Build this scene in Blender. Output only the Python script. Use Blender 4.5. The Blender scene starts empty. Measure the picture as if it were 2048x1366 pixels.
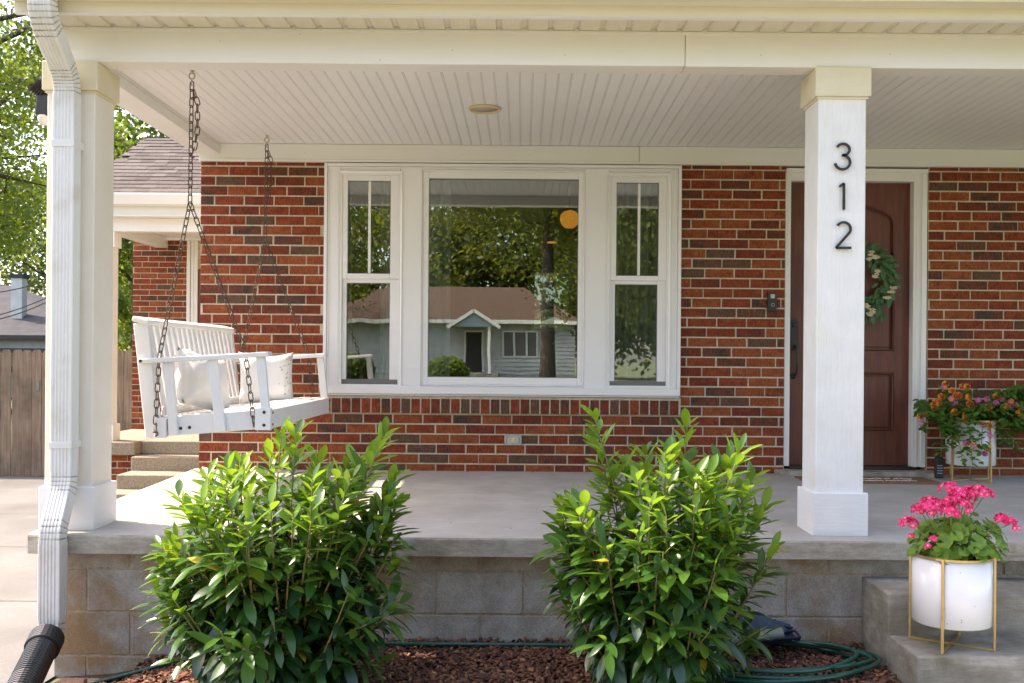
import bpy, math, random
import numpy as np
from mathutils import Vector, Matrix, Euler, Quaternion
R = math.radians
scene = bpy.context.scene
C = scene.collection
rnd = random.Random(7)
# ------------------------------------------------------------------ camera, sky, sun, exposure
FPX = 2000.0; CX, CY = 1045.0, 717.0; SR = 0.008; ZC = 1.35
cam = bpy.data.cameras.new('camera'); camo = bpy.data.objects.new('camera', cam); C.objects.link(camo)
cam.sensor_width = 36.0; cam.lens = 36.0 * FPX / 2048.0
cam.shift_x = -(CX - 1024) / 2048.0; cam.shift_y = (CY - 683) / 2048.0
cam.clip_start = 0.05; cam.clip_end = 900
camo.location = (0, 0, ZC); camo.rotation_euler = (R(90), -math.asin(SR), 0)
scene.camera = camo
world = bpy.data.worlds.new('World'); scene.world = world; world.use_nodes = True
wn = world.node_tree.nodes; wl = world.node_tree.links
SUN = Vector((-0.69, 0.215, 1.0)).normalized()
sky = wn.new('ShaderNodeTexSky'); sky.sky_type = 'NISHITA'; sky.sun_disc = False
sky.sun_elevation = math.asin(SUN.z); sky.sun_rotation = math.atan2(SUN.x, SUN.y)
sky.air_density = 1.0; sky.dust_density = 2.2; sky.ozone_density = 0.8
bg = wn['Background']; bg.inputs['Strength'].default_value = 0.15
wl.new(sky.outputs[0], bg.inputs[0])
sl = bpy.data.lights.new('sun', 'SUN'); so = bpy.data.objects.new('sun', sl); C.objects.link(so)
sl.energy = 2.45; sl.angle = R(0.53); sl.color = (1.0, 0.94, 0.84)
so.rotation_euler = SUN.to_track_quat('Z', 'Y').to_euler()
so.location = (0, 0, 20)
vs = scene.view_settings
scene.display_settings.display_device = 'sRGB'
vs.view_transform = 'Standard'; vs.look = 'None'; vs.gamma = 1.0; vs.use_curve_mapping = False
vs.exposure = 2.0
try:
    vs.use_white_balance = True; vs.white_balance_temperature = 7350; vs.white_balance_tint = 18
except Exception: pass
scene.render.engine = 'CYCLES'
cy = scene.cycles
cy.use_denoising = True; cy.max_bounces = 8; cy.diffuse_bounces = 4; cy.glossy_bounces = 4
cy.transmission_bounces = 4; cy.transparent_max_bounces = 12; cy.caustics_reflective = False; cy.caustics_refractive = False
cy.sample_clamp_indirect = 6.0

def P(px, py, Y):
    a = px - CX; b = py - CY
    c = math.sqrt(1 - SR * SR)
    return Vector(((a * c + b * SR) * Y / FPX, Y, ZC - (-a * SR + b * c) * Y / FPX))
def PX(px, Y, py=600): return P(px, py, Y).x
def PZ(py, Y, px=1045): return P(px, py, Y).z

# ------------------------------------------------------------------ materials
def nodes_of(m): return m.node_tree.nodes, m.node_tree.links
MATS = {}
def mat(name, c1, c2=None, scale=6.0, rough=0.6, bump=0.0, bscale=60.0, stretch=(1,1,1), c3=None, s3=1.5, t3=(0.55,0.7),
        spec=0.5, metal=0.0, detail=6.0, bstretch=None, coat=0.0, bdist=0.004, speck=0.0, sscale=120, sst=(1,1,1)):
    m = bpy.data.materials.new(name); m.use_nodes = True; N, L = nodes_of(m)
    b = N['Principled BSDF']; b.inputs['Roughness'].default_value = rough
    b.inputs['Metallic'].default_value = metal; b.inputs['Specular IOR Level'].default_value = spec
    b.inputs['Coat Weight'].default_value = coat
    b.inputs['Base Color'].default_value = (*c1, 1)
    geo = N.new('ShaderNodeNewGeometry')
    def nz(sc, st, det=detail, rgh=0.6):
        mp = N.new('ShaderNodeMapping'); mp.inputs['Scale'].default_value = st
        L.new(geo.outputs['Position'], mp.inputs['Vector'])
        n = N.new('ShaderNodeTexNoise'); n.inputs['Scale'].default_value = sc; n.inputs['Detail'].default_value = det
        n.inputs['Roughness'].default_value = rgh
        L.new(mp.outputs[0], n.inputs['Vector']); return n
    if c2 is not None:
        n = nz(scale, stretch); rp = N.new('ShaderNodeValToRGB')
        rp.color_ramp.elements[0].position = 0.36; rp.color_ramp.elements[1].position = 0.66
        rp.color_ramp.elements[0].color = (*c1, 1); rp.color_ramp.elements[1].color = (*c2, 1)
        L.new(n.outputs['Fac'], rp.inputs[0]); col = rp.outputs[0]
        if c3 is not None:
            n3 = nz(s3, (1,1,1), 5.0); r3 = N.new('ShaderNodeValToRGB')
            r3.color_ramp.elements[0].position = t3[0]; r3.color_ramp.elements[1].position = t3[1]
            mx = N.new('ShaderNodeMix'); mx.data_type = 'RGBA'
            L.new(n3.outputs['Fac'], r3.inputs[0]); L.new(r3.outputs[0], mx.inputs[0])
            L.new(col, mx.inputs[6]); mx.inputs[7].default_value = (*c3, 1); col = mx.outputs[2]
        if speck > 0:
            n4 = nz(sscale, sst, 3.0, 0.7); mr = N.new('ShaderNodeMapRange')
            mr.inputs['From Min'].default_value = 0.34; mr.inputs['From Max'].default_value = 0.66
            mr.inputs['To Min'].default_value = 1 - speck; mr.inputs['To Max'].default_value = 1 + speck*0.6
            L.new(n4.outputs['Fac'], mr.inputs['Value'])
            vm = N.new('ShaderNodeVectorMath'); vm.operation = 'SCALE'
            L.new(col, vm.inputs[0]); L.new(mr.outputs[0], vm.inputs['Scale']); col = vm.outputs[0]
        L.new(col, b.inputs['Base Color'])
    if bump > 0:
        nb = nz(bscale, bstretch or (1,1,1), 4.0, 0.65); bp = N.new('ShaderNodeBump')
        bp.inputs['Strength'].default_value = bump; bp.inputs['Distance'].default_value = bdist
        L.new(nb.outputs['Fac'], bp.inputs['Height']); L.new(bp.outputs[0], b.inputs['Normal'])
    MATS[name] = m
    return m
def leafmat(name, c1, c2, rough=0.35, trans=0.3, tcol=None, scale=18.0, spec=0.5):
    m = mat(name, c1, c2, scale=scale, rough=rough, spec=spec, detail=2.0)
    N, L = nodes_of(m); b = N['Principled BSDF']; out = N['Material Output']
    t = N.new('ShaderNodeBsdfTranslucent'); t.inputs[0].default_value = (*(tcol or [min(1, x * 2.0) for x in c2]), 1)
    mx = N.new('ShaderNodeMixShader'); mx.inputs[0].default_value = trans
    L.new(b.outputs[0], mx.inputs[1]); L.new(t.outputs[0], mx.inputs[2]); L.new(mx.outputs[0], out.inputs[0])
    return m
def emit(name, col, st):
    m = bpy.data.materials.new(name); m.use_nodes = True; N, L = nodes_of(m)
    b = N['Principled BSDF']; b.inputs['Base Color'].default_value = (*col, 1)
    b.inputs['Emission Color'].default_value = (*col, 1); b.inputs['Emission Strength'].default_value = st
    return m

m_paint = mat('white_paint', (0.79,0.775,0.74), (0.82,0.81,0.78), scale=2.5, rough=0.45, bump=0.15, bscale=90)
m_beam = mat('cream_aluminium', (0.77,0.755,0.71), (0.80,0.79,0.75), scale=1.6, rough=0.42, stretch=(0.5,1,3), c3=(0.76,0.735,0.64), s3=0.9, t3=(0.5,0.78), bump=0.05, bscale=25)
m_col = mat('column_paint', (0.74,0.74,0.71), (0.80,0.80,0.78), scale=5, rough=0.55, bump=0.9, bscale=34, bstretch=(3.2,3.2,0.28), bdist=0.005, c3=(0.75,0.72,0.63), s3=3.5, t3=(0.6,0.85), speck=0.03, sscale=34, sst=(3.2,3.2,0.28))
m_colside = mat('warm_column_paint', (0.74,0.68,0.57), (0.79,0.74,0.66), scale=4, rough=0.55, bump=0.4, bscale=34, bstretch=(3.2,3.2,0.28), bdist=0.003)  # warmer tone than the right column's paint, used on the left column
m_cap = mat('yellowed_paint', (0.68,0.60,0.40), (0.72,0.66,0.49), scale=6, rough=0.5, c3=(0.75,0.72,0.62), s3=7, t3=(0.62,0.72), bump=0.35, bscale=30, bstretch=(0.4,1,3))
m_base = mat('column_base_paint', (0.74,0.74,0.72), (0.79,0.79,0.78), scale=6, rough=0.55, bump=0.5, bscale=30, bstretch=(0.35,0.35,3), bdist=0.004)
m_ceil = mat('ceiling_vinyl', (0.80,0.785,0.765), (0.83,0.815,0.795), scale=1.2, rough=0.42)
m_soffit = mat('soffit_vinyl', (0.72,0.67,0.52), (0.76,0.71,0.57), scale=2, rough=0.5)
m_winfr = mat('window_vinyl', (0.80,0.79,0.77), (0.84,0.83,0.81), scale=2, rough=0.3)
m_spout = mat('downspout_enamel', (0.70,0.685,0.645), (0.75,0.74,0.71), scale=3, rough=0.36, c3=(0.58,0.53,0.44), s3=5, t3=(0.55,0.8), metal=0.0, coat=0.2)
m_grime = mat('grimy_enamel', (0.22,0.19,0.15), (0.60,0.57,0.50), scale=22, rough=0.5, stretch=(1,1,3))
m_mortar = mat('mortar', (0.52,0.425,0.29), (0.66,0.56,0.41), scale=12, rough=0.95, bump=0.8, bscale=160, c3=(0.52,0.45,0.37), s3=1.2, speck=0.2, sscale=90)
def brickmat(name, a, b, c3, t3=(0.5,0.66)):
    return mat(name, a, b, scale=14, rough=0.82, stretch=(1,1,1.5), c3=c3, s3=11, t3=t3, bump=1.0, bscale=55, bstretch=(6,6,0.7), bdist=0.005, spec=0.3, speck=0.55, sscale=38, sst=(6,6,0.9))
m_bricks = [brickmat('red_brick', (0.22,0.040,0.016), (0.32,0.068,0.024), (0.15,0.034,0.017), (0.6,0.75)),
            brickmat('orange_red_brick', (0.27,0.060,0.020), (0.37,0.105,0.035), (0.19,0.042,0.019), (0.6,0.75)),
            brickmat('dark_red_brick', (0.16,0.032,0.015), (0.24,0.050,0.021), (0.095,0.045,0.028)),
            brickmat('brown_flashed_brick', (0.115,0.058,0.034), (0.165,0.088,0.053), (0.19,0.052,0.026), (0.55,0.66)),
            brickmat('mottled_brick', (0.12,0.050,0.030), (0.23,0.052,0.024), (0.08,0.048,0.035), (0.5,0.6))]
m_slab = mat('porch_concrete', (0.41,0.375,0.325), (0.50,0.465,0.415), scale=3.5, rough=0.85, bump=0.35, bscale=220, c3=(0.35,0.315,0.27), s3=1.9, t3=(0.5,0.8), speck=0.09, sscale=26, sst=(0.25,3,1))
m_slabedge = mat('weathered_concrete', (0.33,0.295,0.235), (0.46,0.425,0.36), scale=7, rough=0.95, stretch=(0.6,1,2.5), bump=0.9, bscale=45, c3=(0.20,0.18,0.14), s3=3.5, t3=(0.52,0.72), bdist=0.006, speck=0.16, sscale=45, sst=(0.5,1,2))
m_block = mat('concrete_block', (0.37,0.335,0.285), (0.54,0.515,0.47), scale=9, rough=0.97, bump=1.0, bscale=150, c3=(0.36,0.235,0.125), s3=3.1, t3=(0.46,0.62), bdist=0.005, speck=0.24, sscale=150)
m_blockm = mat('block_mortar', (0.40,0.31,0.21), (0.52,0.43,0.33), scale=9, rough=0.97, bump=0.7, bscale=120, speck=0.3, sscale=80)
m_step = mat('step_concrete', (0.25,0.225,0.175), (0.43,0.40,0.34), scale=6, rough=0.95, stretch=(0.6,1,3), bump=0.8, bscale=110, c3=(0.17,0.15,0.105), s3=4, t3=(0.45,0.7), speck=0.13, sscale=60, sst=(0.3,1,4))
m_agg = mat('side_step_concrete', (0.25,0.205,0.145), (0.36,0.305,0.225), scale=60, rough=0.95, bump=0.7, bscale=120, speck=0.35, sscale=110)
m_drive = mat('driveway_concrete', (0.140,0.137,0.128), (0.185,0.181,0.170), scale=1.4, rough=0.92, bump=0.3, bscale=90, c3=(0.118,0.115,0.106), s3=0.8, t3=(0.5,0.75), speck=0.1, sscale=60)
m_door = mat('mahogany_door', (0.105,0.028,0.016), (0.16,0.046,0.026), scale=9, rough=0.4, stretch=(5,1,0.5), bump=0.15, bscale=40, bstretch=(6,1,0.4))
m_black = mat('black_metal', (0.015,0.013,0.012), (0.03,0.025,0.022), scale=40, rough=0.4)
m_num = mat('dark_bronze', (0.022,0.017,0.013), (0.03,0.024,0.02), scale=40, rough=0.38)
m_chain = mat('rusty_chain', (0.07,0.045,0.03), (0.13,0.085,0.06), scale=90, rough=0.55, metal=0.6)
m_zinc = mat('zinc_steel', (0.45,0.38,0.28), (0.6,0.55,0.45), scale=60, rough=0.4, metal=0.8)
m_swing = mat('swing_paint', (0.74,0.73,0.71), (0.80,0.79,0.77), scale=4, rough=0.42, bump=0.3, bscale=30, bstretch=(2,2,2))
m_pillow = mat('white_linen', (0.76,0.73,0.69), (0.80,0.78,0.74), scale=8, rough=0.95, bump=0.5, bscale=260)
m_gold = mat('brass', (0.52,0.36,0.13), (0.62,0.45,0.20), scale=15, rough=0.35, metal=0.75)
m_gold2 = mat('brass_print', (0.45,0.38,0.16), rough=0.5)
m_pot = mat('white_enamel', (0.78,0.78,0.77), (0.80,0.80,0.79), scale=4, rough=0.25, coat=0.3)
m_soil = mat('potting_soil', (0.03,0.02,0.013), (0.06,0.04,0.025), scale=60, rough=1, bump=1, bscale=90)
m_lid = mat('pot_rim_grey', (0.5,0.5,0.5), rough=0.3, metal=0.5)
m_tube = mat('black_plastic', (0.014,0.014,0.015), (0.022,0.022,0.024), scale=20, rough=0.33)
m_hose = mat('green_hose', (0.006,0.062,0.042), (0.012,0.10,0.07), scale=16, rough=0.3)
m_blue = mat('navy_plastic', (0.008,0.02,0.055), (0.012,0.03,0.07), scale=16, rough=0.4)
m_greyp = mat('grey_green_plastic', (0.16,0.18,0.16), (0.19,0.21,0.19), scale=12, rough=0.45)
m_mulch = [mat('bark_chip_red', (0.15,0.058,0.034), (0.24,0.10,0.058), scale=40, rough=0.95, bump=0.6, bscale=150),
           mat('bark_chip_dark', (0.07,0.03,0.02), (0.13,0.06,0.04), scale=40, rough=0.95, bump=0.6, bscale=150),
           mat('bark_chip_tan', (0.24,0.12,0.06), (0.34,0.19,0.10), scale=40, rough=0.9, bump=0.5, bscale=150),
           mat('dry_leaf_orange', (0.42,0.16,0.045), (0.5,0.22,0.08), scale=30, rough=0.8)]
m_bed = mat('mulch_soil', (0.04,0.02,0.013), (0.085,0.04,0.026), scale=40, rough=1, bump=1, bscale=60)
m_lawn = mat('lawn', (0.075,0.10,0.035), (0.16,0.17,0.08), scale=2.5, rough=1, bump=1, bscale=60, c3=(0.20,0.18,0.09), s3=0.15)
m_road = mat('asphalt', (0.05,0.05,0.05), (0.075,0.075,0.07), scale=8, rough=0.95, bump=0.5, bscale=120)
m_fence = mat('weathered_fence_wood', (0.18,0.125,0.088), (0.31,0.225,0.165), scale=7, rough=0.9, stretch=(5,5,0.35), bump=0.6, bscale=26, bstretch=(6,6,0.4), c3=(0.10,0.075,0.05), s3=1.5, t3=(0.5,0.75))
m_shin = [mat('brown_shingle', (0.075,0.060,0.052), (0.115,0.094,0.082), scale=30, rough=0.95, bump=0.6, bscale=140, speck=0.3, sscale=120),
          mat('dark_brown_shingle', (0.052,0.042,0.037), (0.078,0.064,0.057), scale=30, rough=0.95, bump=0.6, bscale=140, speck=0.3, sscale=120),
          mat('light_brown_shingle', (0.10,0.083,0.073), (0.14,0.118,0.104), scale=30, rough=0.95, bump=0.6, bscale=140, speck=0.3, sscale=120)]
m_nroof = mat('charcoal_roof', (0.045,0.045,0.05), (0.065,0.064,0.07), scale=3, rough=0.95)
m_rroof = mat('brown_roof', (0.065,0.036,0.020), (0.11,0.064,0.038), scale=4, rough=0.95, stretch=(1,1,6))
m_siding = mat('white_siding', (0.50,0.51,0.51), (0.66,0.67,0.67), scale=1.2, rough=0.6)
m_bark = mat('tree_bark', (0.07,0.052,0.038), (0.14,0.11,0.085), scale=12, rough=0.95, stretch=(3,3,0.5), bump=1, bscale=20, bstretch=(3,3,0.4), bdist=0.03)
m_stem = mat('shrub_stem', (0.16,0.13,0.05), (0.22,0.16,0.07), scale=20, rough=0.7)
m_gstem = mat('green_stem', (0.14,0.22,0.04), (0.20,0.28,0.06), scale=20, rough=0.6)
m_room = mat('interior_brown_wall', (0.16,0.085,0.045), (0.19,0.10,0.055), scale=3, rough=0.8)
m_rfloor = mat('interior_floor', (0.12,0.07,0.04), rough=0.6)
m_rceil = mat('interior_ceiling', (0.5,0.47,0.42), rough=0.9)
m_curt = mat('grey_curtain', (0.40,0.41,0.40), (0.48,0.49,0.48), scale=5, rough=0.95, stretch=(6,1,0.2))
m_mat = mat('coir_mat', (0.20,0.10,0.045), (0.28,0.15,0.075), scale=80, rough=1, bump=1, bscale=200)
m_white = mat('white_print', (0.62,0.58,0.52), rough=0.9)
m_plate = mat('steel_plate', (0.45,0.44,0.42), (0.6,0.59,0.57), scale=30, rough=0.4, metal=0.7)
m_ivory = mat('ivory_plastic', (0.62,0.55,0.36), rough=0.4)
m_lens = mat('frosted_lens', (0.65,0.63,0.58), rough=0.3)
m_greyb = mat('sash_spacer', (0.16,0.15,0.145), rough=0.5)
m_key = mat('lockbox_buttons', (0.55,0.57,0.6), rough=0.3, metal=0.5)
lm_old = [leafmat('laurel_leaf_dark', (0.010,0.044,0.016), (0.020,0.070,0.022), 0.26, 0.14, (0.12,0.32,0.03), 9, spec=0.7),
          leafmat('laurel_leaf_mid', (0.022,0.084,0.015), (0.044,0.125,0.021), 0.27, 0.24, (0.22,0.45,0.03), 9, spec=0.7)]
lm_new = [leafmat('laurel_leaf_new', (0.085,0.20,0.016), (0.17,0.30,0.028), 0.32, 0.34, (0.38,0.60,0.04), 9),
          leafmat('laurel_leaf_green', (0.028,0.098,0.015), (0.055,0.15,0.022), 0.28, 0.26, (0.42,0.64,0.04), 9),
          leafmat('laurel_leaf_yellow', (0.42,0.34,0.03), (0.55,0.48,0.06), 0.4, 0.3, (0.7,0.6,0.06), 20)]
lm_tree = leafmat('maple_leaf', (0.032,0.075,0.014), (0.10,0.15,0.018), 0.5, 0.45, (0.30,0.40,0.035), 0.9)
lm_tree2 = leafmat('oak_leaf', (0.028,0.062,0.016), (0.07,0.11,0.022), 0.5, 0.4, (0.22,0.30,0.04), 0.5)
lm_dark = leafmat('shade_toned_leaf', (0.032,0.062,0.014), (0.11,0.135,0.018), 0.5, 0.42, (0.32,0.34,0.03), 0.7)  # shade on the trees across the street is put into this leaf colour
lm_ger = leafmat('geranium_leaf', (0.08,0.19,0.02), (0.20,0.33,0.035), 0.5, 0.3, (0.3,0.5,0.04), 30)
lm_lan = leafmat('lantana_leaf', (0.05,0.14,0.02), (0.11,0.23,0.035), 0.5, 0.32, (0.15,0.3,0.03), 30)
lm_wr = leafmat('wreath_leaf', (0.035,0.11,0.04), (0.08,0.19,0.06), 0.45, 0.15, (0.1,0.25,0.06), 30)
m_pink = mat('pink_petal', (0.72,0.008,0.11), (0.90,0.04,0.24), scale=90, rough=0.6)
m_pinkc = mat('pale_petal', (0.85,0.45,0.55), rough=0.6)
m_orange = mat('orange_petal', (0.88,0.30,0.012), (0.92,0.46,0.02), scale=90, rough=0.6)
m_ored = mat('red_orange_petal', (0.45,0.05,0.01), rough=0.6)
m_mag = mat('magenta_petal', (0.60,0.09,0.36), (0.75,0.22,0.42), scale=90, rough=0.6)
m_cream = mat('cream_blossom', (0.65,0.52,0.36), rough=0.8)
# glazing: coated panes that mirror the street and let the room show through
def glassmat(name, refl, wav, tint=(0.80,0.86,0.82)):
    m = bpy.data.materials.new(name); m.use_nodes = True; N, L = nodes_of(m)
    N.remove(N['Principled BSDF']); out = N['Material Output']
    g = N.new('ShaderNodeBsdfGlossy'); g.inputs['Roughness'].default_value = 0.0; g.inputs[0].default_value = (0.92,0.96,0.95,1)
    t = N.new('ShaderNodeBsdfTransparent'); t.inputs[0].default_value = (*tint, 1)
    geo = N.new('ShaderNodeNewGeometry')
    n = N.new('ShaderNodeTexNoise'); n.inputs['Scale'].default_value = 3.0; n.inputs['Detail'].default_value = 1
    L.new(geo.outputs['Position'], n.inputs['Vector'])
    b = N.new('ShaderNodeBump'); b.inputs['Strength'].default_value = 1.0; b.inputs['Distance'].default_value = wav
    L.new(n.outputs['Fac'], b.inputs['Height']); L.new(b.outputs[0], g.inputs['Normal'])
    mx = N.new('ShaderNodeMixShader'); mx.inputs[0].default_value = refl
    L.new(t.outputs[0], mx.inputs[1]); L.new(g.outputs[0], mx.inputs[2]); L.new(mx.outputs[0], out.inputs[0])
    return m
m_glass = glassmat('window_glass', 0.25, 0.0002)
m_glass2 = glassmat('sash_glass', 0.23, 0.0006)
# vent pattern on soffit
def add_vents(m):
    N, L = nodes_of(m); b = N['Principled BSDF']; geo = N.new('ShaderNodeNewGeometry')
    v = N.new('ShaderNodeTexVoronoi'); v.inputs['Scale'].default_value = 130; v.inputs['Randomness'].default_value = 0.0
    L.new(geo.outputs['Position'], v.inputs['Vector'])
    bp = N.new('ShaderNodeBump'); bp.inputs['Strength'].default_value = 1; bp.inputs['Distance'].default_value = 0.004
    L.new(v.outputs['Distance'], bp.inputs['Height']); L.new(bp.outputs[0], b.inputs['Normal'])
m_vent = mat('vented_soffit_vinyl', (0.70,0.645,0.50), (0.74,0.69,0.55), scale=2, rough=0.5); add_vents(m_vent)

# ------------------------------------------------------------------ building helpers
ORG = {}
def org(o): return ORG[o.name] if o else Vector((0,0,0))
def tag(o, label=None, cat=None, group=None, kind=None):
    if label: o['label'] = label
    if cat: o['category'] = cat
    if group: o['group'] = group
    if kind: o['kind'] = kind
    return o
def thing(name, label, cat, loc, group=None):
    o = bpy.data.objects.new(name, None); C.objects.link(o); o.empty_display_size = 0.1
    o.location = loc; ORG[o.name] = Vector(loc)
    return tag(o, label, cat, group)
def empty_part(name, parent, loc):
    o = bpy.data.objects.new(name, None); C.objects.link(o); o.empty_display_size = 0.05
    o.parent = parent; o.location = Vector(loc) - org(parent); ORG[o.name] = Vector(loc); return o
def inst(mesh, name, parent, M):
    o = bpy.data.objects.new(name, mesh); C.objects.link(o)
    if parent: o.parent = parent
    W = Matrix.Translation(-org(parent)) @ M
    o.matrix_basis = W; ORG[o.name] = M.translation.copy()
    return o
class MB:
    def __init__(s): s.v = []; s.f = []; s.m = []
    def add(s, vs, fs, mi=0):
        n = len(s.v); s.v += [tuple(p) for p in vs]; s.f += [tuple(i + n for i in f) for f in fs]; s.m += [mi] * len(fs); return s
    def box(s, x0, x1, y0, y1, z0, z1, mi=0):
        return s.add([(x0,y0,z0),(x1,y0,z0),(x1,y1,z0),(x0,y1,z0),(x0,y0,z1),(x1,y0,z1),(x1,y1,z1),(x0,y1,z1)],
                     [(0,3,2,1),(4,5,6,7),(0,1,5,4),(1,2,6,5),(2,3,7,6),(3,0,4,7)], mi)
    def boxm(s, M, sx, sy, sz, mi=0):
        pts = [M @ Vector((x*sx/2, y*sy/2, z*sz/2)) for z in (-1,1) for (x,y) in ((-1,-1),(1,-1),(1,1),(-1,1))]
        return s.add(pts, [(0,3,2,1),(4,5,6,7),(0,1,5,4),(1,2,6,5),(2,3,7,6),(3,0,4,7)], mi)
    def bar(s, a, b, w, t, up=(0,0,1), mi=0):
        a = Vector(a); b = Vector(b); d = b - a; L = d.length; d.normalize(); u = Vector(up); sd = d.cross(u).normalized(); u = sd.cross(d)
        M = Matrix((( d.x, sd.x, u.x, 0),(d.y, sd.y, u.y, 0),(d.z, sd.z, u.z, 0),(0,0,0,1))); M.translation = (a + b) / 2
        return s.boxm(M, L, w, t, mi)
    def ring(s, loops, closed=False, cap=True, mi=0, wrap=True):
        n = len(loops[0]); base = len(s.v); k = len(loops)
        for lp in loops: s.v += [tuple(p) for p in lp]
        fs = []
        for i in range(k - (0 if closed else 1)):
            a = base + i * n; b = base + ((i + 1) % k) * n
            for j in range(n if wrap else n - 1):
                j2 = (j + 1) % n; fs.append((a + j, a + j2, b + j2, b + j))
        if cap and not closed and wrap:
            fs.append(tuple(base + j for j in range(n))[::-1]); fs.append(tuple(base + (k-1)*n + j for j in range(n)))
        s.f += fs; s.m += [mi] * len(fs); return s
    def tube(s, pts, r, n=8, closed=False, mi=0):
        pts = [Vector(p) for p in pts]; k = len(pts); rs = r if isinstance(r, (list, tuple)) else [r] * k
        loops = []; prev = None
        for i, p in enumerate(pts):
            if closed: t = (pts[(i+1) % k] - pts[i-1])
            else: t = pts[min(i+1, k-1)] - pts[max(i-1, 0)]
            if t.length < 1e-9: t = Vector((0,0,1))
            t.normalize()
            if prev is None:
                u = t.cross(Vector((0,0,1)))
                if u.length < 1e-3: u = t.cross(Vector((1,0,0)))
                u.normalize()
            else:
                u = prev - t * prev.dot(t)
                if u.length < 1e-6: u = t.cross(Vector((0,0,1)))
                u.normalize()
            prev = u; w = t.cross(u)
            loops.append([p + (u * math.cos(2*math.pi*j/n) + w * math.sin(2*math.pi*j/n)) * rs[i] for j in range(n)])
        return s.ring(loops, closed, True, mi)
    def lathe(s, prof, c, n=32, mi=0, M=None):
        loops = []
        for (r, z) in prof:
            lp = [Vector((r*math.cos(2*math.pi*j/n), r*math.sin(2*math.pi*j/n), z)) for j in range(n)]
            lp = [(M @ p if M else p) + Vector(c) for p in lp]; loops.append(lp)
        return s.ring(loops, False, True, mi)
    def prismx(s, prof, x0, x1, mi=0):   # profile of (y,z) extruded in x
        return s.ring([[(x0, y, z) for y, z in prof], [(x1, y, z) for y, z in prof]], False, True, mi)
    def mesh(s, name, mats, origin=(0,0,0), smooth=False):
        me = bpy.data.meshes.new(name); o = Vector(origin)
        me.from_pydata([(x-o.x, y-o.y, z-o.z) for x, y, z in s.v], [], s.f)
        for m in (mats if isinstance(mats, (list, tuple)) else [mats]): me.materials.append(m)
        if isinstance(mats, (list, tuple)) and len(mats) > 1: me.polygons.foreach_set('material_index', s.m)
        if smooth: me.polygons.foreach_set('use_smooth', [True] * len(s.f))
        me.update(); return me
    def build(s, name, mats, parent=None, smooth=False, bevel=0, origin=None, fixn=True, kind=None, seg=1):
        if origin is None:
            xs = [p[0] for p in s.v]; ys = [p[1] for p in s.v]; zs = [p[2] for p in s.v]
            origin = Vector(((min(xs)+max(xs))/2, (min(ys)+max(ys))/2, min(zs)))
        me = s.mesh(name, mats, origin, smooth)
        if fixn:
            import bmesh
            b = bmesh.new(); b.from_mesh(me); bmesh.ops.recalc_face_normals(b, faces=b.faces); b.to_mesh(me); b.free()
        o = bpy.data.objects.new(name, me); C.objects.link(o)
        if parent: o.parent = parent
        o.location = Vector(origin) - org(parent); ORG[o.name] = Vector(origin)
        if bevel:
            md = o.modifiers.new('bevel', 'BEVEL'); md.width = bevel; md.segments = seg; md.limit_method = 'ANGLE'; md.angle_limit = R(40)
        if smooth and fixn:
            pass
        if kind: o['kind'] = kind
        return o
def np_mesh(name, verts, faces_n, nper, mats, mi=None, smooth=False):
    """verts (V,3) float array, faces_n (F,nper) int array"""
    me = bpy.data.meshes.new(name); V = len(verts); Fn = len(faces_n)
    me.vertices.add(V); me.vertices.foreach_set('co', np.asarray(verts, dtype=np.float32).ravel())
    me.loops.add(Fn * nper); me.polygons.add(Fn)
    me.polygons.foreach_set('loop_start', np.arange(0, Fn*nper, nper, dtype=np.int32))
    me.polygons.foreach_set('loop_total', np.full(Fn, nper, dtype=np.int32))
    me.loops.foreach_set('vertex_index', np.asarray(faces_n, dtype=np.int32).ravel())
    for m in mats: me.materials.append(m)
    if mi is not None: me.polygons.foreach_set('material_index', np.asarray(mi, dtype=np.int32))
    if smooth: me.polygons.foreach_set('use_smooth', np.ones(Fn, dtype=bool))
    me.update(calc_edges=True); me.validate(); return me
def frame_x(d, up):      # rotation matrix with x along d, z near up
    d = Vector(d).normalized(); up = Vector(up); y = up.cross(d)
    if y.length < 1e-4: y = Vector((0,1,0)).cross(d)
    y.normalize(); z = d.cross(y)
    return Matrix(((d.x,y.x,z.x,0),(d.y,y.y,z.y,0),(d.z,y.z,z.z,0),(0,0,0,1)))

# ------------------------------------------------------------------ main planes (metres)
YW, YB, YS, YFN = 6.85, 4.66, 4.545, 4.65
ZB, ZCEIL, ZBT = ZC + 1.368, ZC + 1.449, ZC + 1.529
XL, XR = -2.21, 5.2
ZSW, ZSF = ZC - 0.774, ZC - 0.815          # porch slab height at wall / at front edge
def slabz(y): return ZSF + (ZSW - ZSF) * (y - YS) / (YW - YS)

# ------------------------------------------------------------------ terrain
def drv(y): return float(np.interp(y, [-6, 0, 4.5, 14, 30], [0, -0.05, -0.15, -0.38, -0.38]))
def gz(x, y):
    t = min(1, max(0, (-1.1 - x) / 1.0)); t = t*t*(3-2*t)
    return drv(y) * t
xs = [-300,-120,-60,-30,-15,-8,-5,-3.5,-2.8,-2.3,-2.1,-1.9,-1.7,-1.5,-1.3,-1.1,0,2,5,10,20,40,80,160,300]
ys = [-300,-150,-80,-50,-30,-20,-12,-6,-3,0,2,3,4,5,7,9,11,14,18,24,30,45,70,120,300]
g = MB(); g.add([(x, y, gz(x, y)) for y in ys for x in xs],
   [(j*len(xs)+i, j*len(xs)+i+1, (j+1)*len(xs)+i+1, (j+1)*len(xs)+i) for j in range(len(ys)-1) for i in range(len(xs)-1)])
tag(g.build('ground', m_lawn, origin=(0,0,0)), kind='structure')
g = MB(); dy = [-7, -3, 0, 2, 3.2, 4.5, 6.2, 8.2, 10.2, 12.2, 14.6]
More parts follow.
